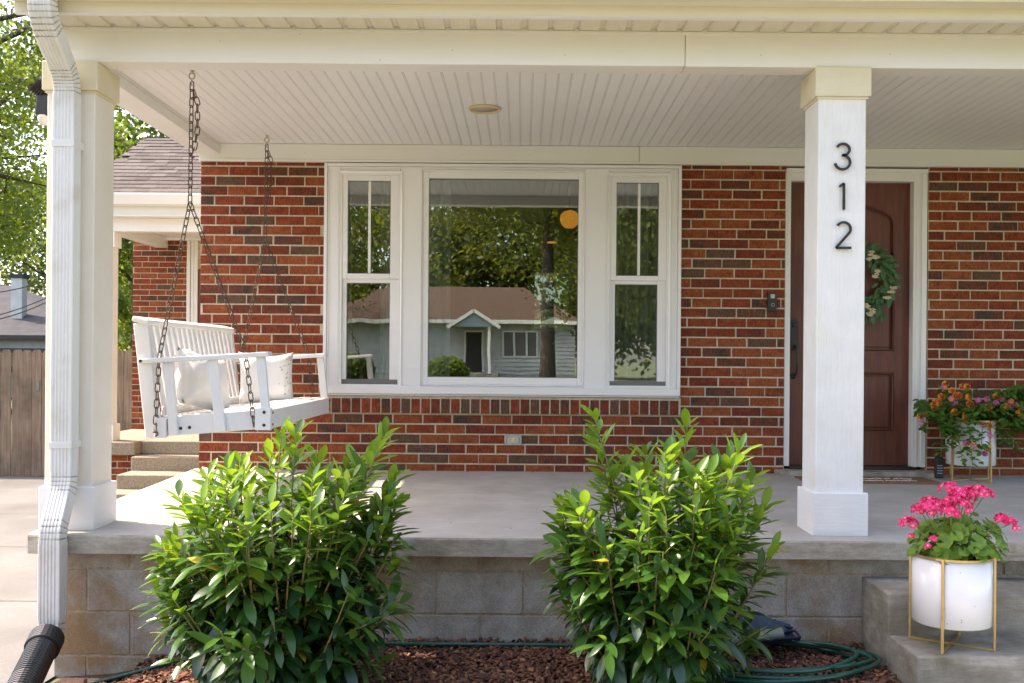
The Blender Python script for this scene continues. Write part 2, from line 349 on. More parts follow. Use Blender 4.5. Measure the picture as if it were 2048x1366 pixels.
for a, b in zip(dy[:-1], dy[1:]):
    e = 0.006
    g.add([(-7.6,a+e,drv(a)+.012),(-2.16,a+e,gz(-2.16,a)+.012),(-2.16,b-e,gz(-2.16,b)+.012),(-7.6,b-e,drv(b)+.012)], [(0,1,2,3)])
    g.add([(-7.6,a-e,drv(a)+.005),(-2.16,a-e,gz(-2.16,a)+.005),(-2.16,a+e,gz(-2.16,a)+.005),(-7.6,a+e,drv(a)+.005)], [(0,1,2,3)])
tag(g.build('driveway', m_drive), kind='structure')
g = MB(); g.add([(-90,-15,0.006),(90,-15,0.006),(90,-8,0.006),(-90,-8,0.006)], [(0,1,2,3)])
tag(g.build('road', m_road), kind='structure')
g = MB(); g.box(1.62, 3.2, -7.9, 3.99, -0.05, 0.012); g.box(-2.1, 1.6195, 1.5, 3.19, -0.06, 0.014)  # second slab: unseen walk added to bounce sunlight up under the porch
tag(g.build('path', m_slab), kind='structure')
bx = [-2.12,-1.9,-1.7,-1.5,-1.3,-1.1,-0.5,0.5,1.585]; by = [3.2,3.6,4.0,4.3,4.66]
g = MB(); g.add([(x, y, gz(x,y)+.006+(0.012 if 3.3<y<4.6 else 0)) for y in by for x in bx],
   [(j*len(bx)+i, j*len(bx)+i+1, (j+1)*len(bx)+i+1, (j+1)*len(bx)+i) for j in range(len(by)-1) for i in range(len(bx)-1)])
tag(g.build('mulch_bed', m_bed), kind='structure')

# ------------------------------------------------------------------ the brick house
house = thing('brick_house', 'red brick house with a white porch roof, three-part white window and brown front door', 'house', (1.5, 8, 0.0))
# brick meshes: face at local y=0 (towards -y), centre origin, unit real size .194 x .058, depth .05
BL, BH, PITCH, COURSE = 0.1945, 0.0575, 0.2035, 0.0676
def brick_geo(rg, L=BL, H=BH, D=0.045):
    c = 0.003; j = lambda a=0.0008: rg.uniform(-a, a)
    f = [(-L/2+c+j(), j(), -H/2+c+j()), (L/2-c+j(), j(), -H/2+c+j()), (L/2-c+j(), j(), H/2-c+j()), (-L/2+c+j(), j(), H/2-c+j())]
    m = [(-L/2, c*1.2, -H/2), (L/2, c*1.2, -H/2), (L/2, c*1.2, H/2), (-L/2, c*1.2, H/2)]
    b = [(x, D, z) for x, _, z in m]
    fs = [(0,1,2,3)] + [(4+i, 4+(i+1)%4, (i+1)%4, i) for i in range(4)] + [(8+i, 8+(i+1)%4, 4+(i+1)%4, 4+i) for i in range(4)]
    return f + m + b, fs
brick_meshes = []
for mi, m in enumerate(m_bricks):
    for k in range(4):
        v, f = brick_geo(rnd); mb = MB(); mb.add(v, f); brick_meshes.append((mi, mb.mesh('brick_%d' % mi, m), v, f))
WT = [0]*9 + [1]*9 + [2]*5 + [3]*3 + [4]*4
def pick_brick(rg, wt=WT):
    mi = rg.choice(wt); return rg.choice([b for b in brick_meshes if b[0] == mi])
def lay(x0, x1, zc0, n, holes, Y, rg, zmin, zmax, off=0.0):
    out = []
    for k in range(n):
        zc = zc0 + k * COURSE; z0 = max(zmin, zc - BH/2); z1 = min(zmax, zc + BH/2)
        if z1 - z0 < 0.012: continue
        x = x0 - (PITCH * (0.5 if k % 2 else 0.0)) + rg.uniform(-0.02, 0.02) * (k > 0) - off
        cuts = []
        while x < x1:
            cuts.append((x, x + BL + rg.uniform(-.003, .003))); x += PITCH
        for (a, b) in cuts:
            segs = [(max(a, x0), min(b, x1))]
            for (hx0, hx1, hz0, hz1) in holes:
                if zc > hz0 and zc < hz1:
                    ns = []
                    for (p, q) in segs:
                        if q <= hx0 or p >= hx1: ns.append((p, q)); continue
                        if p < hx0: ns.append((p, hx0))
                        if q > hx1: ns.append((hx1, q))
                    segs = ns
            for (p, q) in segs:
                if q - p > 0.02: out.append((p, q, z0, z1, Y + rg.uniform(-.0015, .002)))
    return out
def brick_mats(p, q, z0, z1, y):
    return Matrix.Translation(((p+q)/2, y, (z0+z1)/2)) @ Matrix.Diagonal(((q-p)/BL, 1, (z1-z0)/BH, 1))
def place_bricks(lst, parent, rg, limit=300, key=None, wt=WT, stuffname='bricks'):
    if key: lst = sorted(lst, key=key)
    for i, br in enumerate(lst[:limit]):
        inst(pick_brick(rg, wt)[1], 'brick', parent, brick_mats(*br))
    rest = lst[limit:]
    if rest:
        mb = MB()
        for br in rest:
            b = pick_brick(rg, wt); M = brick_mats(*br); mb.add([M @ Vector(p) for p in b[2]], b[3], b[0])
        mb.build(stuffname, m_bricks, parent, kind='stuff', fixn=False)
# openings (x0,x1,z0,z1)
WX0, WX1 = PX(648, YW, 560), PX(1361.5, YW, 560)
WZ0, WZ1 = PZ(828, YW, 1005) , PZ(320, YW, 1005)
DX0, DX1 = PX(1570, YW, 650), PX(1855.5, YW, 650)
DZ1 = PZ(340, YW, 1710)
ZC0 = ZC - 0.7586; ZFR = ZC + 1.331
wall = MB()
wy = YW + 0.0045
def wq(x0, x1, z0, z1): wall.box(x0, x1, wy, wy + 0.16, z0, z1)
wq(XL, WX0, 0.3, 2.95); wq(WX0, WX1, 0.3, WZ0 + 0.06); wq(WX0, WX1, ZFR, 2.95)
wq(WX1, DX0, 0.3, 2.95); wq(DX0, DX1, ZFR, 2.95); wq(DX0, DX1, 0.3, 0.56); wq(DX1, XR, 0.3, 2.95)
wall.box(XL, XL + 0.16, wy + 0.16, 13.5, -0.4, 2.95); wall.box(XR - 0.16, XR, wy + 0.16, 13.5, -0.4, 2.95)
wallo = wall.build('wall', m_mortar, house)
rg = random.Random(3)
bl = lay(XL - 0.003, XR, ZC0, 34, [(WX0 - .004, WX1 + .004, WZ0 - .01, 9), (DX0 - .003, DX1 + .003, 0, 9)], YW, rg, slabz(YW) - 0.003, ZFR + .01)
def vis(b):     # bricks seen in full from the street come first
    px = CX + (b[0] + b[1]) / 2 * FPX / b[4]
    hid = 1 if (px > 2030 or (1600 < px < 1738)) else 0
    return (hid, -(b[1]-b[0]) * 0 + (1 if px > 1990 else 0), 0 if (b[3] > 1.0) else 1, px)
place_bricks(bl, wallo, rg, 262, vis)
# rowlock sill course
sill_l = []
sz0_m = PZ(793.5, YW-.03, 1005); n = int((WX1 - WX0 + 0.04) / 0.0688); zt = PZ(798.5, YW - .03, 1005); zb = PZ(828, YW - .03, 1005)
rmesh = []
for mi, m in enumerate(m_bricks):
    v, f = brick_geo(rg, 0.058, 0.098, 0.06); mb = MB(); mb.add(v, f); rmesh.append(mb.mesh('rowlock', m))
for i in range(n):
    x = WX0 + 0.018 + i * (WX1 - WX0) / n + 0.008
    mi = rg.choice([0,0,2,2,3,3,4])
    inst(rmesh[mi], 'brick', wallo, Matrix.Translation((x, YW - 0.028 + rg.uniform(-.002,.002), (zt+zb)/2 + rg.uniform(-.001,.001))) @ Matrix.Diagonal((1,1,(zt-zb)/0.102,1)))
MB().box(WX0 - .002, WX1 + .002, YW - 0.022, YW + .003, zb + 0.001, sz0_m).build('sill_mortar', m_mortar, wallo)
# frieze board at top of the wall
MB().box(XL, PX(1276, 6.8), 6.80, YW + .004, ZFR, ZCEIL - .001).box(XL, XR, 6.794, 6.80, ZFR - .004, ZFR + .012).build('frieze_board', m_beam, house, bevel=.002)
MB().box(PX(1276, 6.8) + .0025, XR, 6.7985, YW + .004, ZFR, ZCEIL - .001).build('frieze_board', m_beam, house, bevel=.002)

# ---- window unit
win = empty_part('window', house, ((WX0+WX1)/2, YW, WZ0))
YC = YW - 0.022      # casing face
def rect(pxs, pys, Y): # px box -> x0,x1,z0,z1 on plane Y
    cxp = (pxs[0]+pxs[1])/2; cyp = (pys[0]+pys[1])/2
    return P(pxs[0], cyp, Y).x, P(pxs[1], cyp, Y).x, P(cxp, pys[1], Y).z, P(cxp, pys[0], Y).z
ox0, ox1, oz0, oz1 = rect((648,1361.5), (328,778), YC)
UN = [rect((680,800), (346,772), YC), rect((843,1168.5), (341,772), YC), rect((1217,1337), (350,775), YC)]
fr = MB()
xsn = [ox0] + [e for u in UN for e in (u[0], u[1])] + [ox1]
tops = [u[3] for u in UN]; bots = [u[2] for u in UN]
for i in range(0, 7, 2): fr.box(xsn[i], xsn[i+1], YC, YC + .06, oz0, ZFR - .002)
for i, u in enumerate(UN):
    fr.box(u[0] + .0015, u[1] - .0015, YC + .002, YC + .06, u[3], ZFR - .004); fr.box(u[0] + .0015, u[1] - .0015, YC + .002, YC + .06, oz0, u[2])
fr.build('casing', m_winfr, win, bevel=.003)
# outer moulding steps
def molding(name, x0, x1, z0, z1, w, y0, y1, parent, m=m_winfr, bottom=True, bev=.002):
    mb = MB(); mb.box(x0, x0+w, y0, y1, z0, z1).box(x1-w, x1, y0, y1, z0, z1).box(x0+w, x1-w, y0, y1, z1-w, z1)
    if bottom: mb.box(x0+w, x1-w, y0, y1, z0, z0+w)
    return mb.build(name, m, parent, bevel=bev)
molding('brick_mould', ox0 - .001, ox1 + .001, oz0 + .012, ZFR - .006, .022, YC - .014, YC - .0004, win, bottom=False)
molding('brick_mould', ox0 + .024, ox1 - .024, oz0 + .012, ZFR - .03, .010, YC - .007, YC - .0006, win, bottom=False)
sx0, sx1, sz0, sz1 = rect((650,1360), (775,793), YC - .03)
MB().box(sx0, sx1, YC - .035, YC + .05, sz0 + .012, sz1).box(sx0 + .003, sx1 - .003, YC - .022, YC + .048, sz0, sz0 + .010).build('sill', m_winfr, win, bevel=.003)
# sloped mouldings round side units + frames
def beveled_frame(name, x0, x1, z0, z1, w, yf, yb, parent, m=m_winfr):
    A = [(x0,z0),(x1,z0),(x1,z1),(x0,z1)]; B = [(x0+w,z0+w),(x1-w,z0+w),(x1-w,z1-w),(x0+w,z1-w)]
    mb = MB(); v = [(x,yf,z) for x,z in A] + [(x,yb,z) for x,z in B] + [(x,yb+.03,z) for x,z in B]
    f = [(i,(i+1)%4,4+(i+1)%4,4+i) for i in range(4)] + [(4+i,4+(i+1)%4,8+(i+1)%4,8+i) for i in range(4)]
    mb.add(v, f); return mb.build(name, m, parent)
def pane(x0, x1, z0, z1, y, parent, m=m_glass):
    return MB().box(x0, x1, y, y + .006, z0, z1).build('pane', m, parent)
ws = PX(1, YC) - PX(0, YC)
# centre picture window
u = UN[1]
beveled_frame('moulding', u[0], u[1], u[2], u[3], .008, YC - .004, YC + .010, win)
gx0, gx1, gz0, gz1 = rect((857,1156), (358,755), YC + .02)
cf = MB(); a = (u[0]+.008, u[1]-.008, u[2]+.008, u[3]-.008)
cf.box(a[0], gx0, YC+.008, YC+.05, a[2], a[3]).box(gx1, a[1], YC+.008, YC+.05, a[2], a[3]).box(gx0, gx1, YC+.0085, YC+.05, gz1, a[3]).box(gx0, gx1, YC+.0085, YC+.05, a[2], gz0)
cf.build('window_frame', m_winfr, win, bevel=.004)
molding('gasket', gx0, gx1, gz0, gz1, .004, YC+.018, YC+.03, win, m_greyb, bev=0)
pane(gx0+.001, gx1-.001, gz0+.001, gz1-.001, YC + .028, win)
# double-hung side units
for ui, (gU, gL, mx_) in ((0, (rect((696,781.5),(362,547.5),YC+.02), rect((693,779.5),(566,759),YC+.03), 739)), (2, (rect((1232.5,1317),(366,552),YC+.02), rect((1229,1314),(569,763),YC+.03), 1278))):
    u = UN[ui]
    beveled_frame('moulding', u[0]-.012, u[1]+.012, u[2]-.006, u[3]+.012, .016, YC - .008, YC + .004, win)
    f = MB(); w = .012; f.box(u[0], u[0]+w, YC, YC+.06, u[2], u[3]).box(u[1]-w, u[1], YC, YC+.06, u[2], u[3]).box(u[0]+w, u[1]-w, YC+.0005, YC+.06, u[3]-w, u[3]).box(u[0]+w, u[1]-w, YC+.0005, YC+.06, u[2], u[2]+w)
    f.build('window_frame', m_winfr, win, bevel=.002)
    zmid = (gU[2] + gL[3]) / 2
    for (gg, za, zb2, yo) in ((gU, zmid - .004, u[3]-w, .006), (gL, u[2]+w, zmid + .012, .022)):
        s_ = empty_part('sash', win, ((u[0]+u[1])/2, YC, za)) if False else None
        f = MB(); x0, x1 = u[0]+w, u[1]-w
        f.box(x0, gg[0], YC+yo, YC+yo+.025, za, zb2).box(gg[1], x1, YC+yo, YC+yo+.025, za, zb2).box(gg[0], gg[1], YC+yo+.0006, YC+yo+.025, gg[3], zb2).box(gg[0], gg[1], YC+yo+.0006, YC+yo+.025, za, gg[2])
        f.build('sash', m_winfr, win, bevel=.003)
        molding('gasket', gg[0], gg[1], gg[2], gg[3], .0035, YC+yo+.010, YC+yo+.02, win, m_greyb, bev=0)
        pane(gg[0]+.001, gg[1]-.001, gg[2]+.001, gg[3]-.001, YC + yo + .018, win, m_glass2)
    MB().box(u[0]+w, u[1]-w, YC+.02, YC+.04, u[2]+w, gL[2]+.001).build('sash_track', m_greyb, win)
    xm = PX(mx_, YC+.02, 450); MB().box(xm-.009, xm+.009, YC+.0205, YC+.0235, gU[2], gU[3]).build('muntin', m_winfr, win)

# ---- room behind the glass
room = MB()
RY0, RY1, RX0, RX1, RZ0, RZ1 = wy + .165, 11.6, -1.9, 1.75, 0.62, 2.93
ow = rect((1064,1142), (540,662), RY1)
room.box(RX0-.05, RX0, RY0, RY1, RZ0, RZ1).box(RX1, RX1+.05, RY0, RY1, RZ0, RZ1)
room.box(RX0, ow[0], RY1, RY1+.1, RZ0, RZ1).box(ow[1], RX1, RY1, RY1+.1, RZ0, RZ1).box(ow[0], ow[1], RY1, RY1+.1, RZ0, ow[2]).box(ow[0], ow[1], RY1, RY1+.1, ow[3], RZ1)
room.build('interior_wall', m_room, house)
MB().box(RX0, RX1, RY0, RY1, RZ0-.05, RZ0).build('interior_floor', m_rfloor, house)
MB().box(RX0, RX1, RY0, RY1, RZ1, RZ1+.02).build('interior_ceiling', m_rceil, house)
molding('interior_window_frame', ow[0], ow[1], ow[2], ow[3], .03, RY1-.02, RY1+.03, house, m_winfr)
MB().box(ow[0]+.03, ow[1]-.03, RY1+.03, RY1+.036, ow[2]+.03, ow[3]-.03).build('interior_window_pane', glassmat('back_window_glass', 0.08, 0.0, (0.55,0.60,0.60)), house)
zz = (ow[2]*0.62+ow[3]*0.38); MB().box(ow[0]+.03, ow[1]-.03, RY1-.015, RY1+.02, zz-.02, zz+.02).build('interior_window_rail', m_winfr, house)
def curtain(x0, x1, y):
    n = 40; a = []; b = []
    for i in range(n+1):
        t = i/n; x = x0 + (x1-x0)*t; yy = y + 0.02*math.sin(t*(x1-x0)*90) + .008*math.sin(t*31)
        a.append((x, yy, .75)); b.append((x, yy+.004, 2.62))
    return MB().ring([a, b], wrap=False, cap=False).build('curtain', m_curt, house, smooth=True, fixn=False)
curtain(-1.42, -1.22, RY0+.12); curtain(-1.02, -.52, RY0+.12); curtain(-.5+.95, .60+.28, RY0+.12) if False else None
curtain(.62, 1.0, RY0+.12)
lamp = thing('pendant_lamp', 'glowing amber globe pendant seen through the large window', 'lamp', P(1139,437,8.6))
lp = P(1139,437,8.6); MB().lathe([(.002,-.085),(.04,-.08),(.072,-.05),(.083,-.01),(.078,.03),(.05,.06),(.02,.07)], lp, 24).build('lamp_shade', emit('amber_glow', (0.90,0.33,0.05), 0.24), lamp, smooth=True)
MB().tube([lp + Vector((0,0,.07)), Vector((lp.x, lp.y, RZ1))], .004, 6).build('cord', m_black, lamp)
lp2 = P(1103,485,10.6)
l2 = thing('ceiling_lamp', 'small glowing flat lamp far inside the room behind the large window', 'lamp', lp2)
MB().lathe([(.002,-.008),(.045,-.006),(.05,.003),(.02,.012)], lp2, 20).build('lamp_shade', emit('warm_glow', (1.0,0.40,0.08), 0.25), l2, smooth=True)
MB().tube([lp2 + Vector((0,0,.02)), Vector((lp2.x, lp2.y, RZ1))], .004, 6).build('cord', m_black, l2)

# ---- door
door_o = empty_part('door', house, ((DX0+DX1)/2, YW, .59))
YDC, YD = YW + .015, YW + .085
dc = MB()
x0a, x1a = DX0, P(1580.5, 650, YDC).x; x0b, x1b = P(1826, 650, YDC).x, DX1 - .002
zt = DZ1; zti = PZ(362, YDC, 1700)
dc.box(x0a, x1a, YDC, YDC+.1, slabz(YW)+.05, zt).box(x0b, x1b, YDC, YDC+.1, slabz(YW)+.05, zt).box(x1a, x0b, YDC+.0005, YDC+.1, zti, zt)
dc.build('casing', m_paint, door_o, bevel=.003)
wj = x1b - x0b
MB().box(x1b - wj*.42, x1b - wj*.05, YDC-.012, YDC-.0005, slabz(YW)+.05, zt-.02).box(x1b-wj*.8, x1b-wj*.62, YDC-.005, YDC-.0006, slabz(YW)+.05, zti+.01).box(x0a+.004, x1b, YDC-.012, YDC-.0006, zt-.018, zt+.012).build('moulding', m_winfr, door_o, bevel=.002)
# door leaf as grid: recessed arched panel and lower panel
lx0, lx1, lz0, lz1 = P(1578, 650, YD).x, P(1829, 650, YD).x, slabz(YW)+.055, PZ(360, YD, 1700)
cx_ = (lx0+lx1)/2; hw = PX(1789, YD) - cx_
pz = [PZ(862, YD, 1760), PZ(745, YD, 1760), PZ(702, YD, 1760), PZ(445, YD, 1760), PZ(410, YD, 1701)]
slab_ = MB()
def archz(x, half, zs, zt_): t = (x-cx_)/half; return zs + (zt_-zs)*math.sqrt(max(0, 1-t*t))
slab_.box(lx0, cx_-hw, YD, YD+.04, lz0, lz1).box(cx_+hw, lx1, YD, YD+.04, lz0, lz1)
slab_.box(cx_-hw, cx_+hw, YD+.0003, YD+.04, lz0, pz[0]).box(cx_-hw, cx_+hw, YD+.0003, YD+.04, pz[1], pz[2])
n = 14; top = [(cx_-hw + 2*hw*i/n) for i in range(n+1)]
lo = [(x, archz(x, hw, pz[3], pz[4])) for x in top]
v = [(x, YD+.0003, z) for x, z in lo] + [(x, YD+.0003, lz1) for x, z in lo] + [(x, YD+.03, z) for x, z in lo]
f = [(i, i+1, n+2+i, n+1+i) for i in range(n)] + [(i, i+1, 2*n+3+i, 2*n+2+i) for i in range(n)]
slab_.add(v, f)
slab_.build('leaf_board', m_door, door_o)
def planks(z0, zs, zt_):
    k = 3; w = 2*(hw-.028)/k
    for i in range(k):
        a = cx_-(hw-.028)+i*w+.003; b = a+w-.006; m_ = 6
        xs_ = [a+(b-a)*j/m_ for j in range(m_+1)]
        zz_ = [archz(x, hw-.028, zs-.01, zt_-.028) if zt_ > zs else zs-.028 for x in xs_]
        v = [(x, YD+.008, z0+.028) for x in xs_] + [(x, YD+.008, z) for x, z in zip(xs_, zz_)] + [(x, YD+.03, z0+.028) for x in xs_] + [(x, YD+.03, z) for x, z in zip(xs_, zz_)]
        q = m_+1; f = [(j, j+1, q+j+1, q+j) for j in range(m_)] + [(q+j, q+j+1, 3*q+j+1, 3*q+j) for j in range(m_)] + [(0, q, 3*q, 2*q), (m_, 2*q+m_, 3*q+m_, q+m_)] + [(j, 2*q+j, 2*q+j+1, j+1) for j in range(m_)]
        MB().add(v, f).build('panel', m_door, door_o, bevel=.003)
planks(pz[2], pz[3], pz[4]); planks(pz[0], pz[1], pz[1])
MB().box(cx_-hw-.001, cx_+hw+.001, YD+.022, YD+.038, lz0+.1, lz1-.05).build('panel_back', m_door, door_o)
# arched moulding ring
ringp = [(cx_-hw+.008, pz[2]+.008)] + [(cx_ + (hw-.008)*math.cos(math.pi - math.pi*i/16), (pz[3]) + (pz[4]-pz[3]-.004)*math.sin(math.pi*i/16)) for i in range(17)] + [(cx_+hw-.008, pz[2]+.008)]
MB().tube([(x, YD+.002, z) for x, z in ringp], .007, 6, closed=True).build('moulding', m_door, door_o, smooth=True)
ringp = [(cx_-hw+.008, pz[0]+.008), (cx_-hw+.008, pz[1]-.008), (cx_+hw-.008, pz[1]-.008), (cx_+hw-.008, pz[0]+.008)]
MB().tube([(x, YD+.002, z) for x, z in ringp], .007, 6, closed=True).build('moulding', m_door, door_o)
MB().box(x1a, x0b, YW-.02, YD+.03, slabz(YW)+.032, slabz(YW)+.054).build('threshold', m_black, door_o, bevel=.003)
# handle set
h0 = P(1589, 640, YD-.005)
hs = MB(); zt_, zb_ = PZ(637, YD, 1590), PZ(701, YD, 1590); r_ = .026
prof = [(r_*math.cos(a)+h0.x, zt_-r_+r_*math.sin(a)) for a in [math.pi*i/8 for i in range(9)]] + [(h0.x+r_*math.cos(a), zb_+r_+r_*math.sin(a)) for a in [math.pi+math.pi*i/8 for i in range(9)]]
hs.ring([[(x, YD-.012, z) for x, z in prof], [(x, YD-.0005, z) for x, z in prof]])
hs.lathe([(.016,0),(.016,.012),(.012,.014)], (h0.x, YD-.012, zt_-.045), 16, M=Matrix.Rotation(R(90), 4, 'X'))
zz_ = PZ(700, YD, 1590); ze = PZ(752, YD, 1590)
hs.tube([(h0.x, YD-.012, zz_+.03), (h0.x+.004, YD-.05, zz_+.01), (h0.x+.006, YD-.062, zz_-.05), (h0.x+.006, YD-.062, zz_-.11), (h0.x+.002, YD-.045, ze+.01), (h0.x-.004, YD-.004, ze)], [.007,.009,.010,.009,.008,.007], 8)
hs.lathe([(.022,0),(.020,.008),(.008,.014)], (h0.x-.006, YD-.0005, ze), 14, M=Matrix.Rotation(R(90), 4, 'X'))
hs.build('handle', m_black, door_o, smooth=False)
# concrete sill under door
MB().box(PX(1558, 6.72, 945), PX(1882, 6.72, 945), 6.70, YW+.05, slabz(6.7)-.01, slabz(YW)+.031).build('door_step', m_slabedge, house, bevel=.006)

# ---- porch ceiling planks
ceil = MB().box(-2.07, XR, YB+.131, YW+.17, ZCEIL+.008, ZCEIL+.02).build('porch_ceiling', m_ceil, house)
pw = 0.0663
prof = [(0,0),(.0515,0),(.0522,.0036),(.0534,.0036),(.0541,.0004),(.0586,.0004),(.0593,.0036),(.0605,.0036),(.0612,0),(pw,0)]
mb = MB(); y0_, y1_ = YB+.132, 6.7995
mb.ring([[(x, y0_, z) for x, z in prof], [(x, y1_, z) for x, z in prof]], wrap=False, cap=False)
pm = mb.mesh('ceiling_plank', m_ceil)
x = -2.07
while x < 4.7:
    inst(pm, 'plank', ceil, Matrix.Translation((x, 0, ZCEIL))); x += pw
MB().box(x, XR, y0_, y1_, ZCEIL, ZCEIL+.006).build('ceiling_edge', m_ceil, house)
# recessed light
lc = P(970, 216.5, 5.797); lc.z = ZCEIL
li = MB(); li.lathe([(.094,-.001),(.094,-.010),(.088,-.014),(.078,-.006),(.076,0)], lc, 40)
lo_ = li.build('recessed_light', mat('aged_ring', (0.66,0.52,0.28), rough=0.5), house, smooth=True)
MB().lathe([(.0775,-.0045),(.0775,-.004),(.0772,-.0035),(.06,-.001),(.002,-.0008)], lc, 40).build('baffle', mat('light_baffle', (0.45,0.40,0.34), rough=0.6), lo_, smooth=True)

# ---- beams
beam = MB().box(-2.235, PX(1366, YB), YB, YB+.13, ZB, ZBT+.3).build('beam', m_beam, house, bevel=.003)
beam2 = MB().box(PX(1366, YB)+.0025, XR, YB-.0012, YB+.13, ZB-.0012, ZBT+.3).build('beam', m_beam, house, bevel=.003)
MB().box(-2.232, XR, YB-.0045, YB-.0012, ZBT-.018, ZBT-.001).build('beam_trim', m_beam, house, bevel=.001)
MB().box(-2.235, -2.07, YB+.131, YW+.12, ZB+.004, ZBT+.3).build('side_beam', m_paint, house, bevel=.003)
MB().box(-2.0695, -2.064, YB+.14, YW-.06, ZCEIL-.018, ZCEIL-.001).box(-2.0695, -2.066, YB+.14, YW-.06, ZB+.02, ZCEIL-.02).build('side_beam_trim', m_paint, house)
# ---- eave: vented soffit, fascia, gutter
YE = 4.44
so_b = MB().box(-2.262, XR, YE+.004, YB-.0048, ZBT+.016, ZBT+.022).build('soffit', m_soffit, house)
sp = .1195
prof = [(0,0),(.084,0),(.090,.010),(.108,.012),(.114,.001),(sp,.001)]
mb = MB(); mb.ring([[(x, YE+.006, z) for x, z in prof], [(x, YB-.005, z) for x, z in prof]], wrap=False, cap=False)
sm = mb.mesh('soffit_panel', m_vent)
x = -2.25
while x < 4.6: inst(sm, 'panel', so_b, Matrix.Translation((x, 0, ZBT))); x += sp
MB().box(-2.265, XR, YE-.012, YE+.006, ZBT-.014, ZBT+.16).build('fascia', m_soffit, house, bevel=.002)
MB().box(-2.266, XR, YE-.018, YE+.018, ZBT-.016, ZBT-.0145).build('fascia_lip', m_paint, house)
gp = [(YE-.013, ZBT+.035), (YE-.10, ZBT+.035), (YE-.115, ZBT+.05), (YE-.118, ZBT+.09), (YE-.142, ZBT+.12), (YE-.145, ZBT+.155), (YE-.138, ZBT+.155), (YE-.136, ZBT+.125), (YE-.112,ZBT+.093), (YE-.109,ZBT+.052), (YE-.098,ZBT+.041), (YE-.013,ZBT+.041)]
MB().prismx(gp, -2.27, XR).build('gutter', m_soffit, house)
# ---- roof over porch and house
rp = [(YE-.10, ZBT+.16), (YE-.10, ZBT+.19), (8.9, ZBT+1.72), (13.6, ZBT+.19), (13.6, ZBT+.16), (8.9, ZBT+1.69)]
MB().prismx(rp, -2.275, XR+.1).build('roof', m_shin[0], house)
gb = MB()
for xx in (-2.235, XR-.16):
    gb.add([(xx, YB, ZBT+.1), (xx, 13.4, ZBT+.1), (xx, 8.9, ZBT+1.68), (xx+.1, YB, ZBT+.1), (xx+.1, 13.4, ZBT+.1), (xx+.1, 8.9, ZBT+1.68)], [(0,1,2),(3,5,4),(0,3,4,1),(1,4,5,2),(2,5,3,0)])
gb.build('gable', m_siding, house)
MB().box(XL, -.2, 13.4, 13.5, -.4, 2.95).box(1.0, XR, 13.4, 13.5, -.4, 2.95).build('back_wall', m_mortar, house)

# ---- columns
def column(x0, name='column'):
    w = .223; y0 = YB+.005
    zb0 = slabz(4.7)
    c = MB().box(x0, x0+w, y0, y0+w, zb0+.02, ZB-.0015).build(name, m_col, house, bevel=.004)
    e = .018
    MB().box(x0-e, x0+w+e, y0-e, y0+w+e, PZ(193.5, YB, 1690), ZB-.0005).build('capital', m_cap, c, bevel=.003)
    MB().box(x0-e*.4, x0+w+e*.4, y0-e*.4, y0+w+e*.4, PZ(193.5, YB, 1690)-.010, PZ(193.5, YB, 1690)-.0005).build('capital_trim', m_cap, c)
    MB().box(x0-e, x0+w+e, y0-e, y0+w+e, slabz(4.66)-.002, PZ(985.5, YB, 1690)).build('base', m_base, c, bevel=.003)
    return c
cR = column(PX(1634.5, YB, 600)); cL = column(PX(186, YB, 600) - .223)
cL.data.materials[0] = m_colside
# ---- slab and foundation
SX0 = -2.243
sl_ = MB(); sv = []
prof = [(YS+.012, -0.092), (YS+.002, -0.088), (YS, -0.012), (YS+.004, -0.003), (YS+.016, 0.0)]
L1 = [(y, ZSF+dz) for y, dz in prof] + [(YW+.02, slabz(YW+.02)), (YW+.02, ZSF-.092)]
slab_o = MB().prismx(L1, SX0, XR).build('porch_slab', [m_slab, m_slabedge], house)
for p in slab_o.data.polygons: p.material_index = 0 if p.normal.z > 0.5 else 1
fx0, fx1 = SX0 + .075, PX(1723, YFN, 1150)
fd = MB().box(fx0+.01, XR-.05, YFN+.0055, YFN+.15, -.4, ZSF-.09).box(fx0+.01, fx0+.15, YFN+.15, YW, -.5, ZSF-.09).build('foundation', m_blockm, house)
rows = [(ZC-.905, ZC-.99, 260), (ZC-.99, ZC-1.193, 174), (ZC-1.193, ZC-1.396, 262), (ZC-1.396, ZC-1.6, 174)]
bm_ = []
for k in range(4):
    v, f = brick_geo(rg, .397, .194, .08); bm_.append(MB().add(v, f).mesh('block', m_block))
for ri, (zt_, zb_, pj) in enumerate(rows):
    x = PX(pj, YFN, 1150) - .406*3
    while x < XR:
        a, b = max(x + .0045, fx0), min(x + .4015, XR)
        if b - a > .03:
            z1_, z0_ = zt_ - .005, zb_ + .004
            inst(rg.choice(bm_), 'block', fd, Matrix.Translation(((a+b)/2, YFN + rg.uniform(-.002,.003), (z0_+z1_)/2)) @ Matrix.Diagonal(((b-a)/.397, 1, (z1_-z0_)/.194, 1)))
        x += .406
# ---- front steps
st = thing('concrete_steps', 'grey concrete steps up to the porch under the gold and white planter', 'steps', (2.6, 4.1, 0))
MB().box(1.585, 4.3, 4.31, YFN+.003, -.05, ZC-1.0).build('step', m_step, st, bevel=.008, seg=2)
MB().box(1.587, 4.298, 3.996, 4.309, -.05, ZC-1.178).build('step', m_step, st, bevel=.008, seg=2)

